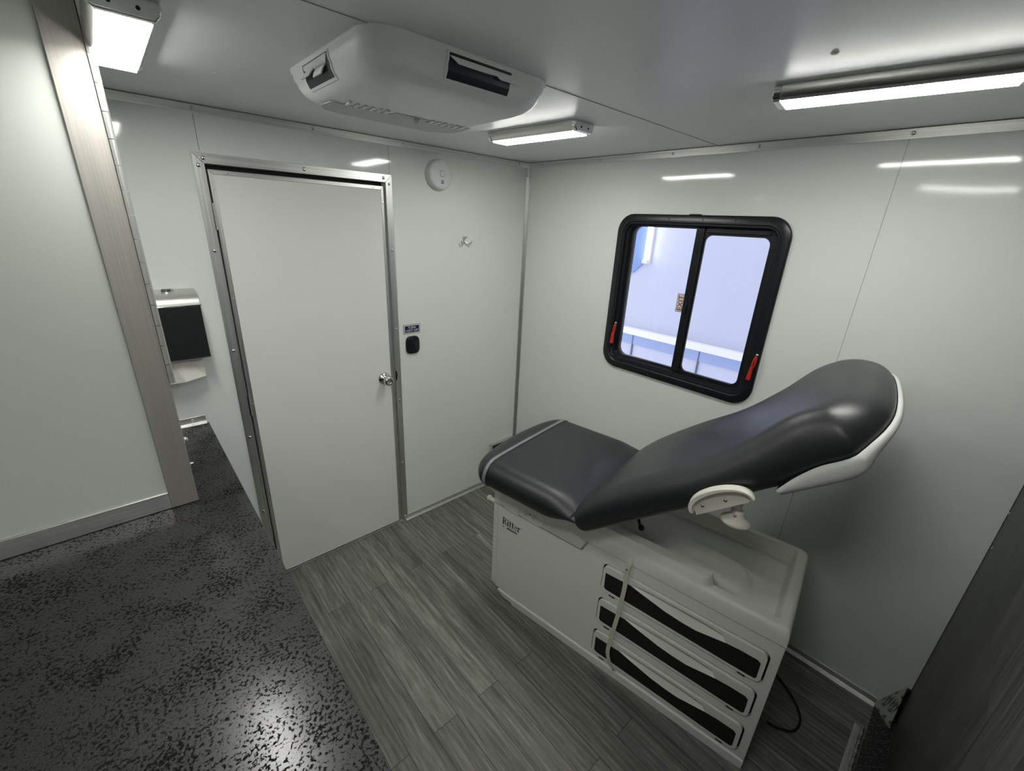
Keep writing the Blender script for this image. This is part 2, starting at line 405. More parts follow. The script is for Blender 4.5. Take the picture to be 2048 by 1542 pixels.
# ------------------------------------------------------------------ the door
door = sroot('door_1', 'closed white door in an aluminium frame')
FX0, FX1, FZ1 = .295, 1.078, 1.979        # outer edge of the frame
def mitre(name, poly, parent, m, a, b):
    bm = BM(); prism(bm, poly, a, b, 'y'); return obj(name, bm, M[m], parent, bevel=.0012)
fa, fb = YA-.006, YA+.002
f1 = mitre('door_frame', [(FX0, 0), (DX0, 0), (DX0, DZ1), (FX0, FZ1)], door, 'alz', fa, fb)
f2 = mitre('door_frame', [(FX0, FZ1), (DX0, DZ1), (DX1, DZ1), (FX1, FZ1)], door, 'alx', fa, fb)
f3 = mitre('door_frame', [(DX1, 0), (FX1, 0), (FX1, FZ1), (DX1, DZ1)], door, 'alz', fa, fb)
screws([(.312, fa, z) for z in (1.936, 1.637, 1.233, .823, .418)], f1, 'y', -1, .0075)
screws([(x, fa, 1.962) for x in (.330, .681, 1.035)], f2, 'y', -1, .0075)
screws([(1.062, fa, z) for z in (1.938, 1.639, 1.236, .826, .419, .03)], f3, 'y', -1, .0065)
LX0, LX1, LZ0, LZ1 = .337, 1.031, .014, 1.926
bm = BM(); box(bm, LX0+.002, LX1-.002, YA-.004, YA+.034, LZ0, LZ1-.002)
obj('door_leaf', bm, M['door'], door)
ea, eb = YA-.0065, YA+.030; w = .016
e1 = mitre('leaf_edging', [(LX0, LZ0), (LX0+w, LZ0+w*.5), (LX0+w, LZ1-w), (LX0, LZ1)], door, 'alz', ea, eb)
e2 = mitre('leaf_edging', [(LX0, LZ1), (LX0+w, LZ1-w), (LX1-w*.8, LZ1-w), (LX1, LZ1)], door, 'alx', ea, eb)
e3 = mitre('leaf_edging', [(LX1-w*.8, LZ0+w*.5), (LX1, LZ0), (LX1, LZ1), (LX1-w*.8, LZ1-w)], door, 'alz', ea, eb)
e4 = mitre('leaf_edging', [(LX0, LZ0), (LX1, LZ0), (LX1-w*.8, LZ0+w*.5), (LX0+w, LZ0+w*.5)], door, 'alx', ea, eb)
screws([(LX0+.009, ea, z) for z in (1.86, 1.45, .98, .5)], e1, 'y', -1, .003)
screws([(x, ea, LZ1-.009) for x in (.40, .98)], e2, 'y', -1, .003)
screws([(LX1-.007, ea, z) for z in (1.85, 1.42, .5)], e3, 'y', -1, .003)
for z0 in (1.715, .930, .08):
    bm = BM()
    for k in range(5): cyl(bm, (.3335, YA-.008, z0+k*.0192), .0052, .0182, 'z', 12)
    obj('hinge', bm, M['steel'], door, smooth=False)
# knob
kn = (.978, YA-.004, .972)
bm = BM(); lathe(bm, kn, [(.033, 0), (.033, -.003), (.029, -.008), (.018, -.013), (.013, -.016), (.012, -.030), (.016, -.034), (.024, -.040), (.0265, -.050), (.025, -.060), (.021, -.066), (.012, -.066), (.011, -.064), (.002, -.064)], 'y', 36)
knob = obj('door_knob', bm, M['steel'], door, smooth=True)
bm = BM(); box(bm, kn[0]-.004, kn[0]+.004, YA-.071, YA-.067, kn[2]-.0012, kn[2]+.0012); obj('turn_button', bm, M['steel'], knob)
bm = BM(); prism(bm, [(1.046, .945), (1.053, .95), (1.056, .975), (1.053, 1.0), (1.046, 1.005)], fa-.001, fa+.001, 'y'); obj('strike_plate', bm, M['black'], door)

# ------------------------------------------------------------------ light fixtures
def lamp(label, x, y, first=None, rot=0, w=.11, L=.45):
    if first is None:
        r = thing('ceiling_light', label, 'light', (x, y, ZC), rot, 'LED strip lights on the ceiling')
        prof = [(-.053, 0), (-.053, -.010), (-.050, -.022), (-.044, -.030), (-.0405, -.032), (-.0385, -.028), (.0385, -.028), (.0405, -.032), (.044, -.030), (.050, -.022), (.053, -.010), (.053, 0)]
        bm = BM(); prism(bm, prof, -L/2+.018, L/2-.018, 'y'); obj('housing', bm, M['silv'], r, bevel=.0012)
        pe = [(-.055, 0), (-.055, -.011), (-.051, -.025), (-.043, -.0335), (.043, -.0335), (.051, -.025), (.055, -.011), (.055, 0)]
        for s in (-1, 1):
            bm = BM(); a, b = (L/2-.019, L/2) if s > 0 else (-L/2, -L/2+.019)
            prism(bm, pe, a, b, 'y'); ec = obj('end_cap', bm, M['chrome'], r, bevel=.004, seg=3)
            if s < 0:
                for dx in (-.02, .02):
                    bm = BM(); cyl(bm, (dx, a-.0008, -.018), .0035, .001, 'y', 12); obj('screw_hole', bm, M['black'], ec)
        bm = BM(); prism(bm, [(-.0385, -.0278), (-.0375, -.0355), (.0375, -.0355), (.0385, -.0278)], -L/2+.0192, L/2-.0192, 'y')
        obj('lens', bm, M['lens'], r)
        return r
    r = first.copy(); C.objects.link(r); r.location = (x, y, ZC); r.rotation_euler = (0, 0, rot); r['label'] = label
    for ch in list(first.children):
        c = ch.copy(); C.objects.link(c); c.parent = r
        for g in ch.children:
            d = g.copy(); C.objects.link(d); d.parent = c
    return r
L0 = lamp('lit LED strip light with chrome caps, between the white air conditioner and the window wall', 1.318, 1.345, rot=math.radians(3))
lamp('long-looking lit LED strip light at the upper right, nearest the upright ramp door', 1.368, .285, L0, math.radians(8))
lamp('lit LED strip light seen end-on beside the hinge of the left partition', .108, 1.378, L0)
lamp('lit LED strip light above the raised floor, out of view overhead', .110, .285, L0)
lamp('added unseen fill strip light at the rear over the raised floor', .110, -1.0, L0)  # extra lamp out of view, added to brighten cabinet and low walls
lamp('added unseen fill strip light at the far rear left over the raised floor', -1.10, -1.0, L0)  # added behind the camera to lift the lower part of the room
lamp('added unseen fill strip light at the rear between two others over the raised floor', -.50, -1.0, L0)  # another unseen fill lamp, added for side light low down

# ------------------------------------------------------------------ rooftop air conditioner
ac = thing('air_conditioner', 'white moulded ceiling air conditioner with dark open vents', 'air conditioner', (.697, 1.165, ZC))
H = .256
def sq(h, r, z, n=8): return [(x, y, z) for x, y in rrect(-h, h, -h, h, r, n)]
bm = BM()
ringloft(bm, [sq(H, .07, 0), sq(H, .07, -.006), sq(H-.004, .07, -.009), sq(H-.005, .07, -.022), sq(H-.009, .075, -.030), sq(H-.011, .08, -.042),
              sq(H-.018, .085, -.055), sq(H-.032, .09, -.066), sq(H-.052, .09, -.072), sq(H-.075, .085, -.074), sq(H-.12, .06, -.075)])
obj('cover', bm, M['ac'], ac, smooth=True)
def vent(face):
    # face 'front' (-y) or 'left' (-x)
    if face == 'front': P = lambda a, d, z: (a, -H+d, z); a0, a1 = -.076, .100
    else: P = lambda a, d, z: (-H+d, -a, z); a0, a1 = -.112, .046
    def quadbox(a0, a1, d0, d1, z0, z1, tilt=0):
        bm = BM(); v = [bm.verts.new(P(a, d+(tilt if z == z0 else 0), z)) for a in (a0, a1) for d in (d0, d1) for z in (z0, z1)]
        for f in ((0,1,3,2),(4,6,7,5),(0,4,5,1),(2,3,7,6),(0,2,6,4),(1,5,7,3)): bm.faces.new([v[i] for i in f])
        return bm
    IN = [(0, .0), (.009, .004), (.022, .005), (.030, .009), (.042, .011), (.055, .018), (.066, .032)]
    def ins(z):
        z = -z
        for (za, da), (zb, db) in zip(IN, IN[1:]):
            if z <= zb: return da+(db-da)*(z-za)/(zb-za)
        return IN[-1][1]
    def sheet(poly_rows, off, m, name, parent, th=.004):
        # poly_rows: list of (z, a_left, a_right, extra outward offset)
        bm = BM(); F, B = [], []
        for z, l, r, ex in poly_rows:
            d = ins(z)-off-ex
            F.append([bm.verts.new(P(a, d, z)) for a in (l, r)]); B.append([bm.verts.new(P(a, d+th, z)) for a in (l, r)])
        for k in range(len(F)-1):
            bm.faces.new((F[k][0], F[k][1], F[k+1][1], F[k+1][0])); bm.faces.new((B[k][0], B[k+1][0], B[k+1][1], B[k][1]))
            bm.faces.new((F[k][0], F[k+1][0], B[k+1][0], B[k][0])); bm.faces.new((F[k][1], B[k][1], B[k+1][1], F[k+1][1]))
        bm.faces.new((F[0][0], B[0][0], B[0][1], F[0][1])); bm.faces.new((F[-1][0], F[-1][1], B[-1][1], B[-1][0]))
        return obj(name, bm, M[m], parent)
    zs = [-.0105-.0045*k for k in range(11)]
    o = sheet([(z, a0, a1, 0) for z in zs], .0015, 'ac_dark', 'vent_shade_sheet', ac)  # no hole here: dark sheet on the cover paints the vent's inner shade
    for l, r in ((a0-.004, a0), (a1, a1+.004)): sheet([(z, l, r, 0) for z in zs], .003, 'ac', 'vent_rim', o)
    sheet([(zs[-1], a0-.004, a1+.004, 0), (zs[-1]-.004, a0-.004, a1+.004, 0)], .003, 'ac', 'vent_rim', o)
    sheet([(zs[0]+.003, a0-.004, a1+.004, 0), (zs[0], a0-.004, a1+.004, 0)], .003, 'ac', 'vent_rim', o)
    if face == 'front':
        sheet([(-.0165, a0+.002, a1+.002, .001), (-.0205, a0+.006, a1+.006, .003), (-.0245, a0+.014, a1+.011, .005), (-.0285, a0+.022, a0+.100, .007)], .003, 'ac', 'vent_flap', o, .0025)
        sheet([(-.0240, a0+.128, a1+.010, .005), (-.0285, a0+.132, a1+.016, .007), (-.0325, a0+.140, a1+.020, .009)], .003, 'ac', 'vent_flap', o, .0025)
    else:
        sheet([(-.0125, a0+.004, a1-.006, 0), (-.020, a0+.006, a1-.010, 0), (-.0275, a0+.020, a1-.020, 0)], .003, 'ac_grey', 'vent_flap', o, .002)
        sheet([(-.027, a0+.012, a0+.070, .004), (-.034, a0+.006, a0+.062, .010), (-.040, a0+.004, a0+.056, .014)], .003, 'ac', 'vent_flap', o, .003)
        sheet([(-.030, a0+.078, a1-.022, .003), (-.038, a0+.074, a1-.030, .008), (-.046, a0+.072, a1-.036, .012)], .003, 'ac', 'vent_flap', o, .003)
vent('front'); vent('left')
# return-air grille panel on the underside, along the door-wall side
gp = []
for k in range(25):
    t_ = k/24; gp.append((-.20+.42*t_, .085+.0*t_))
arc = [(.22, .10), (.225, .15), (.20, .19), (.15, .215), (-.13, .215), (-.18, .195), (-.205, .15), (-.20, .10)]
bm = BM(); prism(bm, [(-.20, .092), (.22, .092)] + arc[1:-1], -.0765, -.074, 'z'); gr = obj('return_grille', bm, M['ac_grey'], ac, bevel=.002)
for a0, a1 in ((-.17, -.045), (.075, .205)):
    k = 0; x = a0
    while x < a1:
        bm = BM(); prism(bm, [(x, .055), (x+.010, .055), (x+.016, .092), (x+.006, .092)], -.0785, -.074, 'z'); obj('louvre', bm, M['ac'], gr, bevel=.0015)
        x += .021
bm = BM(); box(bm, -.035, .072, .066, .090, -.0765, -.074); obj('control_recess', bm, M['ac_grey'], gr)
bm = BM(); lathe(bm, (.038, .080, -.0765), [(.008, 0), (.009, -.004), (.006, -.010), (.002, -.011)], 'z', 18); obj('control_knob', bm, M['white_pl'], gr, smooth=True)

# ------------------------------------------------------------------ things on the far wall
sd = thing('smoke_detector', 'round white smoke detector high on the wall right of the door', 'smoke detector', (1.335, YA, 2.005))
bm = BM(); lathe(bm, (0, 0, 0), [(.072, 0), (.072, -.010), (.069, -.012), (.069, -.015), (.071, -.018), (.068, -.034), (.062, -.041), (.045, -.043), (.002, -.043)], 'y', 48)
sh_ = obj('detector_body', bm, M['detector'], sd, smooth=True)
bm = BM(); lathe(bm, (.004, -.043, .004), [(.014, .001), (.014, -.0015), (.012, -.0025), (.002, -.003)], 'y', 28); obj('test_button', bm, M['detector'], sd, smooth=True)
bm = BM(); lathe(bm, (.004, -.0425, .004), [(.0158, 0), (.0158, -.0008), (.0143, -.0008)], 'y', 28); obj('button_ring', bm, M['seam'], sd)
bm = BM()
for k in range(3): box(bm, -.003 if k % 2 else -.005, .011 if k % 2 else .013, -.0440, -.0425, -.042+k*.006, -.039+k*.006)
obj('sounder_slots', bm, M['ink'], sd)
# hook
hk = thing('coat_hook', 'small double metal coat hook on the white wall', 'hook', (1.505, YA, 1.69))
bm = BM(); lathe(bm, (0, 0, .012), [(.010, 0), (.010, -.003), (.005, -.005), (.002, -.005)], 'y', 20); box(bm, -.006, .006, -.004, 0, -.016, .02); obj('back_plate', bm, M['silv'], hk, bevel=.001)
for s in (-1, 1):
    bm = BM(); tube(bm, spline([(0, -.003, -.004), (s*.014, -.014, -.018), (s*.030, -.026, -.016), (s*.036, -.030, -.002)], 5), .0036, 8)
    obj('prong', bm, M['silv'], hk, smooth=True)
bm = BM(); tube(bm, spline([(0, -.003, .012), (.003, -.016, .014), (.006, -.024, .022)], 4), .0034, 8); obj('prong', bm, M['silv'], hk, smooth=True)
# text helpers -------------------------------------------------------------
def text_obj(name, body, size, m, parent, mtx, extrude=.0003, spacing=1.0, bold=0):
    cu = bpy.data.curves.new(name, 'FONT'); cu.body = body; cu.size = size; cu.extrude = extrude
    cu.align_x = 'CENTER'; cu.align_y = 'CENTER'; cu.space_character = spacing; cu.offset = bold
    tmp = bpy.data.objects.new('tmp', cu); C.objects.link(tmp)
    dg = bpy.context.evaluated_depsgraph_get(); me = bpy.data.meshes.new_from_object(tmp.evaluated_get(dg))
    bpy.data.objects.remove(tmp); bpy.data.curves.remove(cu)
    me.transform(mtx); me.materials.clear(); me.materials.append(m)
    o = bpy.data.objects.new(name, me); link(o, parent); return o
# text frame for the far wall: text x -> +X, text y -> +Z, text normal -> -Y
WALLA = Matrix(((1, 0, 0, 0), (0, 0, -1, 0), (0, 1, 0, 0), (0, 0, 0, 1)))
sg = thing('light_switch_sign', 'small blue TURN LIGHT OFF sign above the black switch', 'sign', (1.1585, YA, 1.2235))
bm = BM(); box(bm, -.051, .051, -.0015, 0, -.0255, .0255); obj('border', bm, M['ink'], sg)
bm = BM(); box(bm, -.0495, .0495, -.0020, -.0010, -.024, .024); obj('sign_plate', bm, M['sign_white'], sg)
bm = BM(); box(bm, -.0435, .0435, -.0024, -.0015, -.0185, .0185); obj('blue_field', bm, M['blue'], sg)
text_obj('lettering', 'TURN', .0175, M['sign_white'], sg, Matrix.Translation((0, -.0026, .0075)) @ WALLA, bold=.00015)
text_obj('lettering', 'LIGHT OFF', .0160, M['sign_white'], sg, Matrix.Translation((0, -.0026, -.0085)) @ WALLA, bold=.00015)
sw = thing('light_switch', 'black rounded light switch on the wall beside the door frame', 'switch', (1.158, YA, 1.134))
def barrel(hx, hz, b, n=10):
    pts = []
    cs = [(hx-b*.6, hz-b), (-hx+b*.6, hz-b), (-hx+b*.6, -hz+b), (hx-b*.6, -hz+b)]
    for k in range(40):
        a = 2*PI*k/40 + .0
        c_, s_ = math.cos(a), math.sin(a); e = 3.6
        pts.append((hx*math.copysign(abs(c_)**(2/e), c_), hz*math.copysign(abs(s_)**(2/e), s_)))
    return pts
bm = BM(); P = barrel(.041, .050, .01)
ringloft(bm, [[(x*k, -d, z*k) for x, z in P] for k, d in ((1, 0), (1, .006), (.97, .011), (.90, .013), (.86, .012), (.82, .0135), (.3, .0145))])
obj('switch_plate', bm, M['switch'], sw, smooth=True)
bm = BM(); box(bm, .000, .018, -.020, -.012, -.012, .010); obj('rocker', bm, M['dark_pl'], sw, bevel=.002)
# paper towel dispenser
pt = thing('paper_towel_dispenser', 'steel paper towel dispenser with black front beside the hinged partition', 'dispenser', (.085, YA, 1.245))
X0, X1 = -.135, .137
bm = BM(); prism(bm, [(0, 0), (-.098, 0), (-.098, .208), (-.092, .225), (-.074, .240), (-.03, .252), (0, .255)], X0, X1, 'x')
obj('housing', bm, mat('satin_dispenser_steel', (.60, .60, .57), .42, .85), pt, bevel=.003)
bm = BM(); box(bm, X0+.003, X1-.003, -.1015, -.097, .004, .203); obj('front_panel', bm, mat('smoked_black_panel', (.018, .021, .022), .32), pt, bevel=.0015)
bm = BM(); box(bm, X0-.001, X1+.001, -.1025, -.096, .203, .207); obj('front_rim', bm, M['chrome'], pt, bevel=.001)
bm = BM(); lathe(bm, (.05, -.03, .250), [(.019, 0), (.019, .008), (.016, .010), (.002, .010)], 'z', 20)
bmesh.ops.scale(bm, vec=(1, .55, 1), verts=bm.verts, space=Matrix.Translation((0, .03, 0))); obj('lock_button', bm, M['steel'], pt, smooth=False)
bm = BM()
cols = [(-.12, -.104), (-.05, -.100), (.0, -.092), (.04, -.090), (.110, -.082)]
for (xa, za), (xb, zb) in zip(cols, cols[1:]):
    v = [bm.verts.new(p) for p in ((xa, -.055, .012), (xb, -.055, .012), (xb, -.074-.01*math.sin(xb*40), zb), (xa, -.074-.01*math.sin(xa*40), za))]
    bm.faces.new(v)
o = obj('paper_towel', bm, M['paper'], pt); s_ = o.modifiers.new('s', 'SOLIDIFY'); s_.thickness = .0025
# small white bracket peeking out behind the hinge, near the ceiling
br_ = thing('wall_bracket', 'small white bracket on the wall high beside the hinge', 'bracket', (.055, YA, 2.03))
bm = BM(); prism(bm, [(-.06, .035), (.030, .035), (.024, .012), (.008, -.012), (-.06, -.02)], -.03, 0, 'y'); obj('bracket_plate', bm, M['white_pl'], br_, bevel=.003)
# metal box low in the corner behind the examination table
wb = thing('wall_vent_box', 'low aluminium-edged box at the wall foot behind the table', 'vent box', (1.85, YA-.003, .20))
bm = BM(); plate(bm, [(-.110, -.12), (.105, -.12), (.105, .12), (-.110, .12)], [[(-.098, -.108), (.093, -.108), (.093, .108), (-.098, .108)]], -.020, 0, 'y'); obj('edge_frame', bm, M['alx'], wb, bevel=.001)
bm = BM(); box(bm, -.099, .094, -.006, 0, -.109, .109); obj('back_panel', bm, M['dark_pl'], wb)

# ------------------------------------------------------------------ hinged partition at the left on the raised floor
dp = sroot('door_2', 'white partition with worn aluminium edge at the left')
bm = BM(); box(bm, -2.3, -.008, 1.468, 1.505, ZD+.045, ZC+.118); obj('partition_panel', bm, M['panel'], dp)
bm = BM(); prism(bm, [(1.463, ZD+.001), (1.505, ZD+.001), (1.505, ZD+.056), (1.466, ZD+.056), (1.462, ZD+.054)], -2.3, -.011, 'x'); obj('kick_rail', bm, M['alx'], dp, bevel=.001)
bm = BM(); box(bm, -.0115, .0555, 1.460, 1.510, ZD+.001, ZC+.118); ps = obj('edge_post', bm, M['post'], dp, bevel=.002)
for z, r in ((1.145, .009), (1.063, .005)):
    bm = BM(); lathe(bm, (.0555, 1.475, z), [(r, 0), (r, .004), (r*.6, .009), (r*.2, .010)], 'x', 16); obj('bolt', bm, M['chrome'], ps, smooth=True)
bm = BM(); box(bm, .0556, .0585, 1.466, 1.505, 1.325, ZC-.001); hl = obj('piano_hinge', bm, M['alz'], dp)
z = 1.3300; k = 0
while z < ZC-.01:
    top = min(z+.0530, ZC)
    bm = BM(); D_ = [(.0555, 1.462), (.0555, 1.4535)] + [(.0615+.0072*math.sin(math.radians(a)), 1.4595-.0072*math.cos(math.radians(a))) for a in range(-20, 121, 14)] + [(.0640, 1.4665), (.0560, 1.4665)]
    prism(bm, D_, z, top, 'z'); obj('hinge_knuckle', bm, M['knuckle'], hl); z += .0545; k += 1

# ------------------------------------------------------------------ upright ramp door at the right edge, hinge, tread plates
rd = thing('ramp_door', 'upright ramp door faced in dark wood-look planks at the right edge', 'ramp door', (.35, -.24, 0))
bm = BM(); box(bm, 0, 1.616, -.04, 0, .012, 2.08); obj('door_face', bm, M['ramp'], rd)
bm = BM(); box(bm, 1.616, 1.623, -.043, .001, .17, 2.08); obj('edge_strip', bm, M['dark_pl'], rd)
bm = BM(); box(bm, 1.605, 1.622, -.02, .012, .0, .172); obj('rubber_seal', bm, M['rubber'], rd, bevel=.003)
screws([(1.600, 0, 1.007), (1.574, 0, .884), (1.600, 0, 1.5), (1.574, 0, 1.35)], rd, 'y', 1, .006)
screws([(1.619, 0.001, z) for z in (1.37, .961, .433)], rd, 'y', 1, .005)
bm = BM(); box(bm, 1.02, 1.965, -.2395, -.1705, .0005, .006); tag(obj('tread_plate', bm, M['tread_dark'], bevel=.001), 'black diamond tread plate on the floor under the ramp door', 'tread plate')
bm = BM()
tri = [(1.9735, -.165, .006), (1.974, -.226, .176), (1.900, -.2265, .0065)]
n_ = (Vector(tri[1])-Vector(tri[0])).cross(Vector(tri[2])-Vector(tri[0])).normalized()*.003
A = [bm.verts.new(p) for p in tri]; B = [bm.verts.new(Vector(p)+n_) for p in tri]
bm.faces.new(A); bm.faces.new(B[::-1])
for i in range(3): bm.faces.new((A[i], A[(i+1) % 3], B[(i+1) % 3], B[i]))
tag(obj('corner_gusset', bm, M['tread_light']), 'pale triangular tread-plate gusset in the floor corner', 'gusset')
ph = thing('ramp_hinge', 'aluminium piano hinge screwed to the floor before the tread plate', 'hinge', (1.0, -.15, 0))
bm = BM(); box(bm, .1, .824, .000, .019, .0005, .004); obj('hinge_leaf', bm, M['alx'], ph, bevel=.0008)
x = .1; k = 0
while x < .815:
    bm = BM(); cyl(bm, (x, -.009, .007), .0078 if k % 2 else .0066, .0215, 'x', 12); box(bm, x, x+.0215, -.004, .002, .001, .007)
    obj('hinge_knuckle', bm, M['steel'] if k % 2 else M['alx'], ph); x += .0225; k += 1
for x in (.817, .754, .679, .605, .53, .455):
    bm = BM(); dome(bm, (x, .010, .004), .0045, 'z', 1, .002); obj('screw', bm, M['screw'], ph, smooth=True)

# ------------------------------------------------------------------ the window
wn = sroot('window_1', 'black-framed sliding escape window')
OY0, OY1, OZ0, OZ1 = .578, 1.378, 1.072, 1.864
bm = BM()
def yz(y0, y1, z0, z1, r, x, n=8): return [(x, y, z) for y, z in rrect(y0, y1, z0, z1, r, n)]
rings = [yz(OY0, OY1, OZ0, OZ1, .085, XB-.0002), yz(OY0+.001, OY1-.001, OZ0+.001, OZ1-.001, .084, XB-.009), yz(OY0+.007, OY1-.007, OZ0+.007, OZ1-.007, .078, XB-.014),
         yz(OY0+.034, OY1-.034, OZ0+.034, OZ1-.034, .06, XB-.014), yz(OY0+.038, OY1-.038, OZ0+.038, OZ1-.038, .056, XB-.010), yz(OY0+.044, OY1-.044, OZ0+.044, OZ1-.044, .05, XB-.010),
         yz(OY0+.050, OY1-.050, OZ0+.050, OZ1-.050, .05, XB+.004), yz(OY0+.062, OY1-.062, OZ0+.060, OZ1-.052, .045, XB+.006), yz(OY0+.064, OY1-.066, OZ0+.064, OZ1-.054, .045, XB+.028),
         yz(OY0+.072, OY1-.078, OZ0+.072, OZ1-.058, .04, XB+.030), yz(OY0+.072, OY1-.078, OZ0+.072, OZ1-.058, .04, XB+.046)]
ringloft(bm, rings, False, False)
fr_ = obj('window_frame', bm, M['frame'], wn, smooth=True)
fr_.data.set_sharp_from_angle(angle=math.radians(40))
for y in (.66, .80, .94, 1.10, 1.22, 1.31): screws([(XB-.014, y, OZ1-.02), (XB-.014, y-.02, OZ0+.02)], fr_, 'x', -1, .0032, 'dark_pl')
for z in (1.25, 1.38, 1.5, 1.62, 1.74): screws([(XB-.014, OY1-.02, z)], fr_, 'x', -1, .0032, 'dark_pl')
bm = BM(); box(bm, .93, .975, XB and 1.855, 1.868, 0, .0001) if False else box(bm, XB-.015, XB-.001, .955, 1.005, OZ1-.001, OZ1+.003); obj('top_clip', bm, M['frame'], fr_)
# sash: meeting bar + right sliding sash
bm = BM(); box(bm, XB+.012, XB+.030, .930, .973, OZ0+.066, OZ1-.055); obj('meeting_bar', bm, M['frame'], wn, bevel=.003)
bm = BM(); box(bm, XB+.004, XB+.014, .930, .946, OZ0+.066, OZ1-.055); obj('sash_stile', bm, M['frame'], wn, bevel=.002)
bm = BM()
plate(bm, rrect(OY0+.060, .945, OZ0+.062, OZ1-.055, .03), [rrect(OY0+.078, .925, OZ0+.078, OZ1-.082, .03)], XB+.012, XB+.026, 'x'); obj('sliding_sash', bm, M['frame'], wn, bevel=.002)
bm = BM(); box(bm, XB+.002, XB+.012, .66, .922, OZ1-.072, OZ1-.062); obj('top_rail', bm, M['dark_pl'], wn, bevel=.002)
bm = BM(); box(bm, XB-.002, XB+.012, .946, .956, 1.43, 1.475); obj('latch', bm, M['dark_pl'], wn, bevel=.002)
bm = BM(); box(bm, XB+.0225, XB+.0255, .972, OY1-.07, OZ0+.066, OZ1-.056); obj('pane', bm, M['glass'], wn)
bm = BM(); box(bm, XB+.0175, XB+.0205, OY0+.07, .935, OZ0+.07, OZ1-.07); obj('pane', bm, M['glass'], wn)
# EXIT sticker, lettering runs upward
st = thing('exit_sticker', 'small grey EXIT sticker with red letters on the left pane', 'sticker', (XB+.0215, .990, 1.470))
bm = BM(); box(bm, 0, .0006, -.022, .020, -.044, .044); obj('label', bm, M['sign_grey'], st)
bm = BM(); box(bm, -.0006, .0002, -.018, .016, -.040, .040); obj('label_field', bm, M['sign_white'], st)
# text x -> +Z, text y -> +Y (towards the far wall), normal -> -X
WB = Matrix(((0, 0, -1, 0), (0, 1, 0, 0), (1, 0, 0, 0), (0, 0, 0, 1)))
text_obj('lettering', 'EXIT', .036, M['letter_red'], st, Matrix.Translation((-.0009, -.001, 0)) @ WB, bold=.0002)
for y, name in ((1.318, 'left'), (.600, 'right')):
    h = bpy.data.objects.new('release_handle', None); h.empty_display_size = .02; h.location = (XB-.014, y, 1.262); link(h, wn); h['label'] = 'red release handle'; h.scale = (1.2, 1.25, 1.2)
    s = 1
    bm = BM(); prism(bm, [(-.006, .0), (.003, .0), (.008, -.050), (-.006, -.050)], -.012, -.003, 'x'); obj('grip', bm, M['red'], h, bevel=.0015)
    bm = BM(); tube(bm, spline([(-.006, 0, -.004), (-.010, -.003, .022), (-.008, -.008, .040)], 4), .0035, 8); tube(bm, spline([(-.006, -.002, -.010), (-.012, -.010, .008), (-.008, -.010, .036)], 4), .0022, 8); obj('linkage', bm, M['red'], h, smooth=True)
    bm = BM(); dome(bm, (-.008, -.009, .046), .005, 'x', -1, .004); obj('pin', bm, M['screw'], h, smooth=True)

# ------------------------------------------------------------------ beyond the window
ext = mat('exterior_panel_white', (.60, .62, .72), .5)
extb = mat('exterior_panel_blue', (.22, .33, .62), .5)
extd = mat('exterior_joint', (.12, .15, .22), .5)
eb_ = thing('neighbouring_wall', 'pale lavender panelled wall seen through the window', 'wall', (3.62, 1.6, -.6))
bm = BM(); box(bm, 0, .08, -4, 4, -.4, 4.2); obj('wall_panels', bm, ext, eb_)
bm = BM(); box(bm, -.06, 0, -4, 4, 1.450, 1.512); obj('ledge', bm, mat('ledge_white', (.92, .91, .90), .4), eb_, bevel=.006)
bm = BM(); box(bm, -.012, 0, -4, 4, 1.350, 1.450); obj('blue_band', bm, mat('band_blue', (.36, .44, .66), .5), eb_)
for y in (2.195, 1.533):
    bm = BM(); box(bm, -.0135, 0, y-1.6-.006, y-1.6+.006, .2, 1.450); obj('panel_seam', bm, extd, eb_)
bp = thing('blue_awning_panel', 'slanted blue panel at the upper left beyond the window', 'panel', (3.60, 2.197, 1.495))
bm = BM(); prism(bm, [(0, .02), (.10, -.08), (.115, -.075), (.55, -.45), (.9, -.45), (.9, .9), (0, .9)], 0, .0199, 'x'); obj('panel_sheet', bm, extb, bp)
tb_ = thing('tube_light', 'glowing upright tube light beyond the window', 'light', (3.575, 2.165, 1.524))
bm = BM(); cyl(bm, (0, 0, .02), .019, .9, 'z', 16); obj('tube', bm, M['tube'], tb_, smooth=False)
bm = BM(); box(bm, -.02, .0449, -.028, .028, -.015, .02); obj('tube_holder', bm, M['white_pl'], tb_, bevel=.006)
bm = BM(); box(bm, .015, .0449, -.026, .026, .0, .92); obj('backing_strip', bm, M['white_pl'], tb_)

# ------------------------------------------------------------------ examination table (local x = towards the window wall, local y = towards its foot end)
T0 = (1.3133, .1055, 0); TA = math.radians(8.7)
tb = thing('exam_table', 'white medical examination table with raised charcoal backrest and three drawers', 'examination table', T0, TA)
D = .475
# cabinet body
bm = BM(); prism(bm, [(0.0, .0), (1.125, .0), (1.168, .022), (1.178, .05), (1.205, .066), (1.205, .545), (0.0, .545)], .014, D, 'x')
bmesh.ops.transform(bm, matrix=Matrix(((1, 0, 0, 0), (0, 1, 0, 0), (0, 0, 1, 0), (0, 0, 0, 1))), verts=bm.verts)
obj('cabinet_body', bm, M['cab'], tb, bevel=.006)
# lower plinth skirt
bm = BM(); prism(bm, [(0.0, .0), (1.06, .0), (1.07, .012), (1.12, .012), (1.160, .040), (0.0, .040)], -.007, .016, 'x'); obj('plinth', bm, M['cab'], tb, bevel=.002)
# foot-end narrow face strip
bm = BM(); prism(bm, [(1.180, .050), (1.2085, .066), (1.2085, .545), (1.180, .545)], .000, .014, 'x'); obj('corner_strip', bm, M['cab'], tb, bevel=.004)
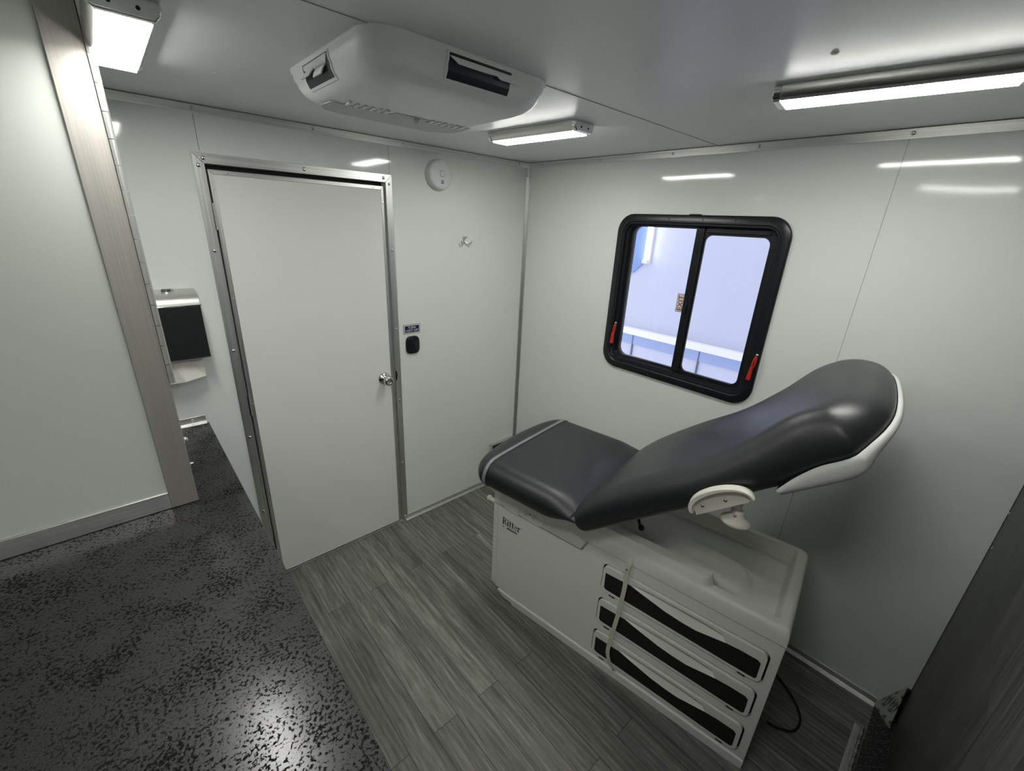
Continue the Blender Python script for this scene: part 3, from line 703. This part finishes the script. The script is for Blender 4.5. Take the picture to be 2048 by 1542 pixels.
# front panel with three drawer openings
U0, U1 = .033, .617
DR = [(.413, .541), (.242, .368), (.064, .192)]
outer = [(.0, .046), (1.178, .046), (1.178, .543), (.731, .543), (.7225, .549), (.698, .601), (.0, .597)]
bm = BM(); plate(bm, outer, [rrect(U0-.006, U1+.006, a-.006, b+.006, .026) for a, b in DR], .000, .014, 'x')
obj('front_panel', bm, M['cab'], tb, bevel=.0022)
bm = BM(); box(bm, .0135, .0145, .02, .64, .05, .56); obj('drawer_shadow_gap', bm, M['black'], tb)
for a, b in DR:     # soft raised surround to the right and below every drawer
    pass
def drawer(a, b):
    bm = BM(); h = b-a
    sy = lambda u_: u_
    wave = [(.606, .094), (.525, .097), (.50, .099), (.470, .092), (.425, .083), (.36, .071), (.30, .066), (.25, .066), (.19, .078), (.15, .086), (.11, .090), (.056, .090)]
    low = [(.047, .082), (.046, .020), (.052, .013), (.112, .0115), (.595, .0155), (.604, .022)]
    hh = h/.1275
    ins = [(u_, a+z_*hh) for u_, z_ in wave+low]
    # scoop region between the wave and a straight top line
    top = [(.17, .112), (.23, .116), (.32, .116), (.42, .114), (.49, .108)]
    scoop_low = [(.500, .0995), (.470, .0925), (.425, .0835), (.36, .0715), (.30, .0665), (.25, .0665), (.19, .0785), (.155, .0862)]
    hole = [(u_, a+z_*hh) for u_, z_ in scoop_low+top]
    plate(bm, rrect(U0, U1, a, b, .022), [hole], -.006, .012, 'x')
    d = obj('drawer', bm, M['cab'], tb, bevel=.0025)
    bm = BM(); prism(bm, [(y, z) for y, z in ins], -.0072, -.0045, 'x'); obj('drawer_insert', bm, M['insert'], d, label='charcoal wave-shaped insert')
    # curved scoop surface
    bm = BM(); K = 14; rows = []
    def at(tab, u_):
        tab = sorted(tab); 
        if u_ <= tab[0][0]: return tab[0][1]
        for (x0, y0), (x1, y1) in zip(tab, tab[1:]):
            if u_ <= x1: return y0+(y1-y0)*(u_-x0)/(x1-x0)
        return tab[-1][1]
    for i in range(K+1):
        u_ = .153+(.502-.153)*i/K; zl = at(scoop_low, u_)-.0015; zt = at(top, u_)+.003
        rows.append([bm.verts.new((-.006+.016*math.sin(PI/2*j/6), u_, a+(zl+(zt-zl)*(j/6))*hh)) for j in range(7)])
    for r0, r1 in zip(rows, rows[1:]):
        for j in range(6): bm.faces.new((r0[j], r0[j+1], r1[j+1], r1[j]))
    o = obj('drawer_pull', bm, M['cab2'], d, smooth=True)
    for y in (.568, .088):
        bm = BM(); box(bm, -.004, .012, y-.012, y+.012, a-.0085, a+.001); g = obj('guide_clip', bm, M['dark_pl'], d)
        if a > .4:
            bm = BM(); dome(bm, (-.004, y, a-.004), .003, 'x', -1); obj('screw', bm, M['screw'], g, smooth=True)
    return d
for a, b in DR: drawer(a, b)
# moulded top: basin side as a height field
def ss(a, b, x):
    t = max(0, min(1, (x-a)/(b-a))); return t*t*(3-2*t)
NU, NV = 200, 150; ULEN = .80
def topz(u_, v_):
    e1 = math.hypot(max(0, .275-u_), max(0, abs(v_-.044)-.004)); rim = .662 + .034*ss(.036, .023, e1 if u_ < .275 else max(0, abs(v_-.044)-.004))
    # edge rounding towards outside
    def q(d, r=.016):
        d = max(0., min(d, r)); return r-math.sqrt(max(0, r*r-(r-d)**2))
    z = rim
    vf = .042+.020*ss(.225, .262, u_)         # inner edge of the front rim
    s = .008
    bas = ss(vf-s*.6, vf+s*1.6, v_)*ss(D-.034, D-.052, v_)*ss(.034, .054, u_)
    depth = .060
    e_ = math.hypot(max(0, .215-u_)/.9, (v_-.195-.12*(u_-.2)))
    mound = .032*ss(.095, .050, e_)*ss(.62, .30, u_)
    z -= 0
    z -= bas*(depth-mound)
    z -= q(v_)+q(D-v_)+q(u_)
    return z
bm = BM(); G = []
def cornerclip(u_, v_):
    r = .035
    if u_ < r and v_ > D-r:
        du, dv = r-u_, v_-(D-r); m_ = max(du, dv); d_ = math.hypot(du, dv)
        if d_ > 1e-9: k_ = m_/d_; return r-du*k_, D-r+dv*k_
    return u_, v_
for i in range(NU+1):
    uu = (i/NU); uu = ULEN*uu
    if i < 8: uu = ULEN*8/NU*(i/8)**1.3
    row = []
    for j in range(NV+1):
        vv = D*j/NV
        cu_, cv_ = cornerclip(uu, vv); row.append(bm.verts.new((cv_-.002*(1 if j == 0 else 0), cu_, topz(uu, vv))))
    G.append(row)
for i in range(NU):
    for j in range(NV): bm.faces.new((G[i][j], G[i+1][j], G[i+1][j+1], G[i][j+1]))
ring = [G[i][0] for i in range(NU, -1, -1)] + [G[0][j] for j in range(1, NV+1)] + [G[i][NV] for i in range(1, NU+1)]
low = []
for v_ in ring:
    zb = .6
    low.append(bm.verts.new((v_.co.x, v_.co.y, .600)))
for i in range(len(ring)-1): bm.faces.new((ring[i], ring[i+1], low[i+1], low[i]))
bm.faces.new(low[::-1])
obj('basin_top', bm, M['cab2'], tb, smooth=True).data.set_sharp_from_angle(angle=math.radians(50))
# upper cover of the foot half, seated on the notch of the front panel
bm = BM(); prism(bm, [(.704, .602), (.729, .552), (.734, .5465), (1.205, .5465), (1.205, .686), (.70, .686), (.70, .602)], -.0015, D, 'x'); obj('upper_cover', bm, M['cab2'], tb, bevel=.008, seg=3)
bm = BM()
for (ya, za), (yb, zb) in zip([(1.206, .5448), (.7305, .5448), (.7225, .5505), (.6985, .6010)], [(.7305, .5448), (.7225, .5505), (.6985, .6010), (.0, .5990)]):
    tube(bm, [(-.0012, ya, za), (-.0012, yb, zb)], .0011, 6)
obj('panel_gap', bm, M['seam'], tb)
bm = BM(); box(bm, .012, D, .0, .73, .545, .6005); obj('cover_core', bm, M['cab'], tb)
# control strip on the upper cover
bm = BM(); prism(bm, [(1.055, .545), (1.135, .548), (1.150, .585), (1.148, .592), (1.060, .590), (1.057, .586)], -.008, .001, 'x'); obj('pull_out_step', bm, M['cab'], tb, bevel=.0015)
bm = BM(); prism(bm, [(.915, .585), (.915, .610), (1.052, .612), (1.053, .552), (1.00, .5475), (.935, .548), (.922, .556)], -.007, .001, 'x'); cp = obj('outlet_plate', bm, M['cab2'], tb, bevel=.0015)
for y in (1.009, .968):
    bm = BM(); lathe(bm, (-.007, y, .585), [(.016, 0), (.016, -.002), (.014, -.003), (.0135, -.002), (.002, -.002)], 'x', 28); rc = obj('outlet', bm, M['ivory'], cp)
    bm = BM()
    for dy, dz in ((-.005, .004), (.005, .004), (0, -.006)): box(bm, -.0096, -.0085, y+dy-.0012, y+dy+.0012, .585+dz-.003, .585+dz+.003)
    obj('socket_slots', bm, M['seam'], rc)
bm = BM(); lathe(bm, (-.007, .989, .588), [(.0032, 0), (.0032, -.0015), (.001, -.0018)], 'x', 14); obj('indicator', bm, M['ink'], cp)
# foot-end pull knob
bm = BM(); tube(bm, [(.03, 1.20, .520), (.03, 1.235, .521), (.03, 1.262, .524)], .010, 14); bmesh.ops.create_uvsphere(bm, u_segments=14, v_segments=8, radius=.0145, matrix=Matrix.Translation((.03, 1.262, .524)))
obj('step_knob', bm, M['ivory'], tb, smooth=True)
# webbing strap hanging over the drawers
sp = [(-.001, .5225, .632), (-.010, .519, .612), (-.013, .523, .580), (-.014, .520, .50), (-.014, .522, .44), (-.014, .527, .345), (-.015, .538, .215), (-.014, .542, .13), (-.012, .528, .080), (-.006, .508, .046), (-.004, .503, .036)]
bm = BM(); pts = spline(sp, 6); prev = None
for i, p in enumerate(pts):
    tdir = (pts[min(i+1, len(pts)-1)]-pts[max(0, i-1)]).normalized(); sd_ = Vector((0, tdir.z, -tdir.y)).normalized()*.0085
    if p.z > .60: sd_ *= 1.1
    a_ = bm.verts.new(p-sd_); b_2 = bm.verts.new(p+sd_)
    if prev: bm.faces.new((prev[0], prev[1], b_2, a_))
    prev = (a_, b_2)
o = obj('drawer_strap', bm, M['cream'], tb); s_ = o.modifiers.new('s', 'SOLIDIFY'); s_.thickness = .0014
for p in ((-.0155, .524, .582), (-.0075, .508, .046)):
    bm = BM(); dome(bm, p, .0048, 'x', -1, .002); obj('rivet', bm, M['steel'], o, smooth=True)
# lettering on the front panel; local text frame: text x -> -y (towards the head end), text y -> +z, normal -> -x
TF = Matrix(((0, 0, -1, 0), (-1, 0, 0, 0), (0, 1, 0, 0), (0, 0, 0, 1)))
def glyphs(word, size):
    """bold serif letters from strokes: list of polygons, unit cap height 1"""
    out = []; x = 0
    def bx(x0, x1, y0, y1): out.append([(x0, y0), (x1, y0), (x1, y1), (x0, y1)])
    def arc(cx, cy, rx, ry, a0, a1, w0, w1, n=14):
        o_, i_ = [], []
        for k in range(n+1):
            a = math.radians(a0+(a1-a0)*k/n); t = k/n; ww = w0+(w1-w0)*math.sin(PI*t)
            o_.append((cx+rx*math.cos(a), cy+ry*math.sin(a))); i_.append((cx+(rx-ww)*math.cos(a), cy+(ry-ww*.55)*math.sin(a)))
        for k in range(n): out.append([o_[k], o_[k+1], i_[k+1], i_[k]])
    for ch in word:
        if ch == 'R':
            bx(x+.08, x+.28, 0, 1); bx(x, x+.38, 0, .05); bx(x, x+.30, .95, 1); bx(x+.28, x+.42, .95, 1); bx(x+.28, x+.42, .47, .52)
            arc(x+.40, .735, .28, .265, -90, 90, .05, .20); out.append([(x+.36, .50), (x+.54, .50), (x+.80, .05), (x+.60, .05)]); bx(x+.60, x+.86, 0, .055); x += .88
        elif ch == 'i':
            bx(x+.08, x+.26, 0, .66); bx(x, x+.34, 0, .05); bx(x, x+.10, .61, .66); arc(x+.17, .86, .11, .11, 0, 360, .109, .109); x += .41
        elif ch == 't':
            bx(x+.10, x+.28, .10, .86); bx(x, x+.42, .60, .66); arc(x+.30, .14, .20, .15, 180, 290, .16, .05); x += .47
        elif ch == 'e':
            arc(x+.29, .335, .28, .345, 20, 325, .19, .06, 22); bx(x+.12, x+.55, .34, .40); x += .63
        elif ch == 'r':
            bx(x+.08, x+.26, 0, .66); bx(x, x+.36, 0, .05); bx(x, x+.10, .61, .66); arc(x+.36, .50, .16, .17, 20, 150, .06, .12); arc(x+.44, .56, .08, .08, 0, 360, .079, .079); x += .50
    return [[(px*size, py*size) for px, py in p] for p in out], x*size
pol, wtot = glyphs('Ritter', .040)
bm = BM()
k_ = .106/wtot
for i, p in enumerate(pol):
    vs = [bm.verts.new((-.0006-(i % 7)*.00003, 1.150-px*k_, .450+py)) for px, py in p]
    try: bm.faces.new(vs)
    except Exception: pass
bm2 = bm
o = obj('brand_lettering', bm2, M['ink'], tb)
bm = BM(); cyl(bm, (-.0007, 1.037, .478), .0018, .0003, 'x', 12); obj('registered_mark', bm, M['ink'], o)
text_obj('brand_subline', 'by', .013, M['ink'], o, Matrix.Translation((-.0008, 1.143, .437)) @ TF)
text_obj('brand_subline', 'MIDMARK', .0140, M['ink'], o, Matrix.Translation((-.0008, 1.090, .437)) @ TF, bold=.0003)

# ---- cushions: a padded slab whose plan outline is given by end functions
V0, V1 = -.122, .560; VC = (V0+V1)/2; HW = (V1-V0)/2
def pad(name, s_beg, s_end, thick, place, parent, rt=.075, rb=.040, nx=72, ny=96):
    ws = [math.sin(PI/2*(2*i/nx-1)) for i in range(nx+1)]
    ts = [.5-.5*math.cos(PI*j/ny) for j in range(ny+1)]
    P = [[(VC+HW*w_, s_beg(w_)+(s_end(w_)-s_beg(w_))*t_) for t_ in ts] for w_ in ws]
    bd = [P[i][0] for i in range(nx+1)] + [P[nx][j] for j in range(1, ny+1)] + [P[i][ny] for i in range(nx-1, -1, -1)] + [P[0][j] for j in range(ny-1, 0, -1)]
    bd = [bd[k] for k in range(0, len(bd))]
    segs = [(bd[k], bd[(k+1) % len(bd)]) for k in range(len(bd))]
    def dist(p, lim):
        if HW-abs(p[0]-VC) > lim and min(p[1]-s_beg(0)-.0, s_end(0)-p[1]) > lim+.10: return lim
        best = 1e9
        for a, b in segs:
            ax, ay = a; bx_, by_ = b; dx, dy = bx_-ax, by_-ay; L2 = dx*dx+dy*dy
            t = 0 if L2 < 1e-12 else max(0, min(1, ((p[0]-ax)*dx+(p[1]-ay)*dy)/L2))
            q = (ax+dx*t-p[0])**2+(ay+dy*t-p[1])**2
            if q < best: best = q
        return math.sqrt(best)
    bm = BM(); top = []; bot = []
    for i in range(nx+1):
        rt_, rb_ = [], []
        for j in range(ny+1):
            p = P[i][j]; edge = i in (0, nx) or j in (0, ny)
            d = 0 if edge else dist(p, rt)
            ft = .42+.58*math.sqrt(max(0, 1-(1-min(d/rt, 1))**2)); fb = .42-.42*math.sqrt(max(0, 1-(1-min(d/rb, 1))**2))
            T = thick(p[0], p[1])
            a = bm.verts.new(place(p[0], p[1], ft*T, ft)); b = a if edge else bm.verts.new(place(p[0], p[1], fb*T, fb))
            rt_.append(a); rb_.append(b)
        top.append(rt_); bot.append(rb_)
    for i in range(nx):
        for j in range(ny):
            bm.faces.new((top[i][j], top[i+1][j], top[i+1][j+1], top[i][j+1]))
            f = [bot[i][j], bot[i][j+1], bot[i+1][j+1], bot[i+1][j]]
            if len(set(f)) == 4 and not all(v in (top[i][j], top[i][j+1], top[i+1][j+1], top[i+1][j]) for v in f): bm.faces.new(f)
    o = obj(name, bm, M['vinyl'], parent, smooth=True); sm = o.modifiers.new('smooth', 'SMOOTH'); sm.factor = .5; sm.iterations = 9
    return o, P
SB = .690
def seat_end(w): return 1.288-.040*w*w-.055*abs(w)**9
def seat_beg(w): return SB+.012*abs(w)**8
def seat_T(x, y): return .120+.004*(1-((x-VC)/HW)**2)
def seat_place(x, y, z, f):
    t = ss(.86, .70, y); w = abs(x-VC)/HW
    return Vector((x, y, .698+z - t*.010*f + t*.050*(1-f)*(.5+.5*w*w) - t*(w**6)*.030*f))
seat, _ = pad('seat_cushion', seat_beg, seat_end, seat_T, seat_place, tb)
# clear band round the foot of the seat cushion
path = []
yb = 1.168
rt = .075; rb = .040
for k in range(9):
    d = rb*(1-k/8)**2; fb = .42-.42*math.sqrt(max(0, 1-(1-d/rb)**2)); path.append((d, .1205*fb))
for k in range(1, 15):
    d = rt*(k/14)**2; ft = .42+.58*math.sqrt(max(0, 1-(1-d/rt)**2)); path.append((d, .1205*ft))
nearp = [(V0+d-.0012, .698+z+.0012*(z-.05)/.07) for d, z in path]
midp = [(VC+(HW-rt)*k/8, .6992+seat_T(VC+(HW-rt)*k/8, 0)) for k in range(-7, 8)]
farp = [(V1-(x-V0), z) for x, z in nearp[::-1]]
bm = BM(); prev = None
for x, z in nearp+midp+farp:
    a_ = bm.verts.new((x, yb-.0085, z)); b_2 = bm.verts.new((x, yb+.0085, z))
    if prev: bm.faces.new((prev[0], prev[1], b_2, a_))
    prev = (a_, b_2)
o = obj('cushion_band', bm, M['clear'], seat, smooth=True); s_ = o.modifiers.new('s', 'SOLIDIFY'); s_.thickness = .0016; s_.offset = 1
# back cushion in its own tilted frame: s along the back, n normal
BO = Vector((0, .700, .697)); BE = Vector((0, -math.cos(math.radians(40)), math.sin(math.radians(40)))); BN = Vector((0, math.sin(math.radians(40)), math.cos(math.radians(40))))
def bk(x, s, n): return BO + BE*s + BN*n + Vector((x, 0, 0))
T_TAB = [(0, .104), (.18, .121), (.38, .122), (.56, .113), (.72, .131), (.86, .158), (1.03, .135)]
def back_end(w): return 1.028-.022*w*w-.075*abs(w)**7
def back_beg(w): return .0+.035*abs(w)**6
def back_T(x, s): return interp(T_TAB, s)+.012*(1-((x-VC)/HW)**2)*ss(.0, .2, s)
def back_place(x, s, n, f):
    return bk(x, s, n+.030*ss(.93, 1.03, s)*(1-f))
back, BP = pad('back_cushion', back_beg, back_end, back_T, back_place, tb)
bm = BM(); tube(bm, spline([(V0+.010, .738, .756), (V0+.006, .733, .768), (V0+.014, .726, .784), (V0+.034, .716, .800)], 5), .0022, 8); obj('piping', bm, M['vinyl'], seat, smooth=True)
# ---- white shell beneath the head end
NT_ = [(.735, .006), (.79, .025), (.85, .037), (.915, .038), (.965, .052), (1.03, .070)]
BT_ = [(.735, -.006), (.90, -.006), (.935, .003), (.965, .024), (1.0, .040), (1.03, .050)]
so = []
for k in range(13): so.append((V1, .735+(back_end(1)-.735)*k/13))
for k in range(61):
    w_ = math.sin(PI/2*(1-2*k/60)); so.append((VC+HW*w_, back_end(w_)))
for k in range(12, -1, -1): so.append((V0, .735+(back_end(1)-.735)*k/13))
def sh_ring(e, nf, sc=1.0):
    pts = []
    for x, s in so:
        px_ = VC+(x-VC)*sc*(1+e/HW); ps_ = .735+(s-.735)*(sc+(1-sc)*.35)+(e if s > .93 else e*ss(.735, .93, s)); pts.append(tuple(bk(px_, ps_, nf(min(s, 1.03)))))
    return pts
tp = lambda s: interp(NT_, s); bt = lambda s: interp(BT_, s)
bm = BM()
ringloft(bm, [sh_ring(.0005, tp), sh_ring(.006, lambda s: tp(s)+.001), sh_ring(.008, lambda s: tp(s)*.6+bt(s)*.4), sh_ring(.007, lambda s: tp(s)*.25+bt(s)*.75), sh_ring(.002, lambda s: bt(s)),
              sh_ring(-.008, lambda s: bt(s)-.008), sh_ring(0, lambda s: bt(s)*.7-.016, .85), sh_ring(0, lambda s: bt(s)*.4-.022, .5), sh_ring(0, lambda s: -.024, .15)], False, True)
obj('head_shell', bm, M['white_pl'], tb, smooth=True)
# ---- frame plate + hinge support beneath the back
bm = BM()
v8 = [bk(x, s, n) for x in (V0+.12, V1-.05) for s in (.06, .60) for n in (.0, .02)]
vs = [bm.verts.new(p) for p in v8]
for f in ((0,1,3,2),(4,6,7,5),(0,4,5,1),(2,3,7,6),(0,2,6,4),(1,5,7,3)): bm.faces.new([vs[i] for i in f])
obj('back_frame', bm, M['dark_pl'], tb)
bm = BM(); box(bm, .04, .42, .66, 1.15, .688, .71); box(bm, .27, .30, .60, .74, .65, .76); obj('seat_frame', bm, M['dark_pl'], tb)
# release lever
bm = BM(); tube(bm, spline([(.10, .552, .80), (.10, .550, .745), (.10, .546, .722), (.10, .536, .705)], 4), .006, 10)
bmesh.ops.create_uvsphere(bm, u_segments=12, v_segments=8, radius=.012, matrix=Matrix.Translation((.10, .534, .703))); obj('release_lever', bm, M['dark_pl'], tb, smooth=True)
# ---- paper roll holder: arched hood, backing plate, stem and cup
ph_ = bpy.data.objects.new('paper_roll_holder', None); ph_.empty_display_size = .03; link(ph_, tb)
A0, A1, AN = .494, .682, .008
arch = []
for k in range(25):
    t_ = k/24; a_ = PI*t_
    arch.append((A0+(A1-A0)*(1-math.cos(a_))/2, AN+.050*math.sin(a_)**.85+.004*math.cos(a_)))
bm = BM()
X_in, X_out = V0-.004, V0-.030
inn = [(A0+.008+(A1-A0-.016)*(1-math.cos(PI*k/24))/2, AN-.002+.041*math.sin(PI*k/24)**.85) for k in range(25)]
def strip(r0, r1):
    for i in range(len(r0)-1): bm.faces.new((r0[i], r0[i+1], r1[i+1], r1[i]))
ro_out = [bm.verts.new(bk(X_out+.006*0, s, n-.004)) for s, n in arch]; ro_in = [bm.verts.new(bk(X_in, s, n)) for s, n in arch]
ri_out = [bm.verts.new(bk(X_out, s, n-.004)) for s, n in inn]; ri_in = [bm.verts.new(bk(X_in-.004, s, n)) for s, n in inn]
strip(ro_out, ro_in); strip(ri_in, ri_out); strip(ri_out, ro_out)
bm.faces.new(ro_in[::-1])
bm.faces.new(ri_in)
pb = [bm.verts.new(bk(X_in-.004, A0+.004, -.012)), bm.verts.new(bk(X_in-.004, A1-.030, -.010))]; pc = [bm.verts.new(bk(X_in+.004, A0+.004, -.012)), bm.verts.new(bk(X_in+.004, A1-.030, -.010))]
bm.faces.new((ri_in[0], pb[0], pb[1], ri_in[-1])); bm.faces.new((pb[0], pc[0], pc[1], pb[1])); bm.faces.new((pc[0], ro_in[0], ro_in[-1], pc[1]))
for a_, b_2, c_, d_ in ((ro_out[0], ro_in[0], ri_in[0], ri_out[0]), (ro_out[-1], ri_out[-1], ri_in[-1], ro_in[-1])): bm.faces.new((a_, b_2, c_, d_))
obj('hood', bm, M['ivory'], ph_, bevel=.0022)
for s_v in (.53, .60):
    p = bk(X_in-.005, s_v, .012); bm = BM(); dome(bm, tuple(p), .0055, 'x', -1, .003); obj('screw', bm, M['screw'], ph_, smooth=True)
cx_, cu_ = V0+.045, .216
bm = BM()
def rr(cx, cy, hx, hy, z, n=20): return [(cx+hx*math.cos(2*PI*k/n), cy+hy*math.sin(2*PI*k/n), z) for k in range(n)]
ringloft(bm, [rr(cx_, .223, .008, .016, 1.085), rr(cx_, .223, .008, .015, 1.06), rr(cx_, .222, .009, .014, 1.045)]); obj('stem', bm, M['ivory'], ph_, smooth=True)
zc = lambda z: 1.048-(1.046-z)*.76
bm = BM(); ringloft(bm, [rr(cx_-.004, .216, .013, .018, zc(1.046)), rr(cx_-.004, .216, .013, .018, zc(1.034)), rr(cx_-.006, .216, .016, .021, zc(1.024)), rr(cx_-.009, .215, .027, .034, zc(1.014)), rr(cx_-.011, .215, .033, .041, zc(1.006)), rr(cx_-.011, .215, .033, .042, zc(.999)), rr(cx_-.010, .215, .029, .037, zc(.990)), rr(cx_-.01, .215, .016, .02, zc(.985))])
obj('roll_cup', bm, M['ivory'], ph_, smooth=True)
bm = BM(); dome(bm, (cx_-.020, .219, 1.035), .005, 'x', -1, .003); obj('screw', bm, M['screw'], ph_, smooth=True)

# power cord on the floor behind the table
cord = [(1.87, .42, .006), (1.85, .28, .006), (1.812, .185, .006), (1.784, .130, .006), (1.745, .075, .006), (1.700, .033, .006), (1.650, .013, .006), (1.592, .022, .006), (1.560, .065, .006), (1.552, .102, .006)]
bm = BM(); tube(bm, spline(cord, 8), .0042, 10); tag(obj('power_cord', bm, M['rubber'], smooth=True), 'thin black power cord looped on the floor behind the table', 'cord')

# ------------------------------------------------------------------ light, world, camera
w = bpy.data.worlds.new('World'); bpy.context.scene.world = w; w.use_nodes = True
bg = w.node_tree.nodes['Background']; bg.inputs['Color'].default_value = (.84, .86, 1.0, 1); bg.inputs['Strength'].default_value = 1.10
cam = bpy.data.cameras.new('Camera'); co = bpy.data.objects.new('Camera', cam); C.objects.link(co)
R = ((0.74296, -0.66772, 0.04648), (-0.20369, -0.29169, -0.93457), (0.63759, 0.68488, -0.35273))
rx, ry, rz = Vector(R[0]), -Vector(R[1]), -Vector(R[2])
mw = Matrix(((rx.x, ry.x, rz.x, 0), (rx.y, ry.y, rz.y, 0), (rx.z, ry.z, rz.z, 1.79), (0, 0, 0, 1)))
co.matrix_world = mw
cam.sensor_fit = 'HORIZONTAL'; cam.sensor_width = 36; cam.lens = 858.17/2048*36; cam.clip_start = .02
sc = bpy.context.scene; sc.camera = co
sc.view_settings.view_transform = 'Standard'; sc.view_settings.look = 'None'; sc.view_settings.gamma = 1
sc.view_settings.use_curve_mapping = False; sc.view_settings.exposure = 0.68
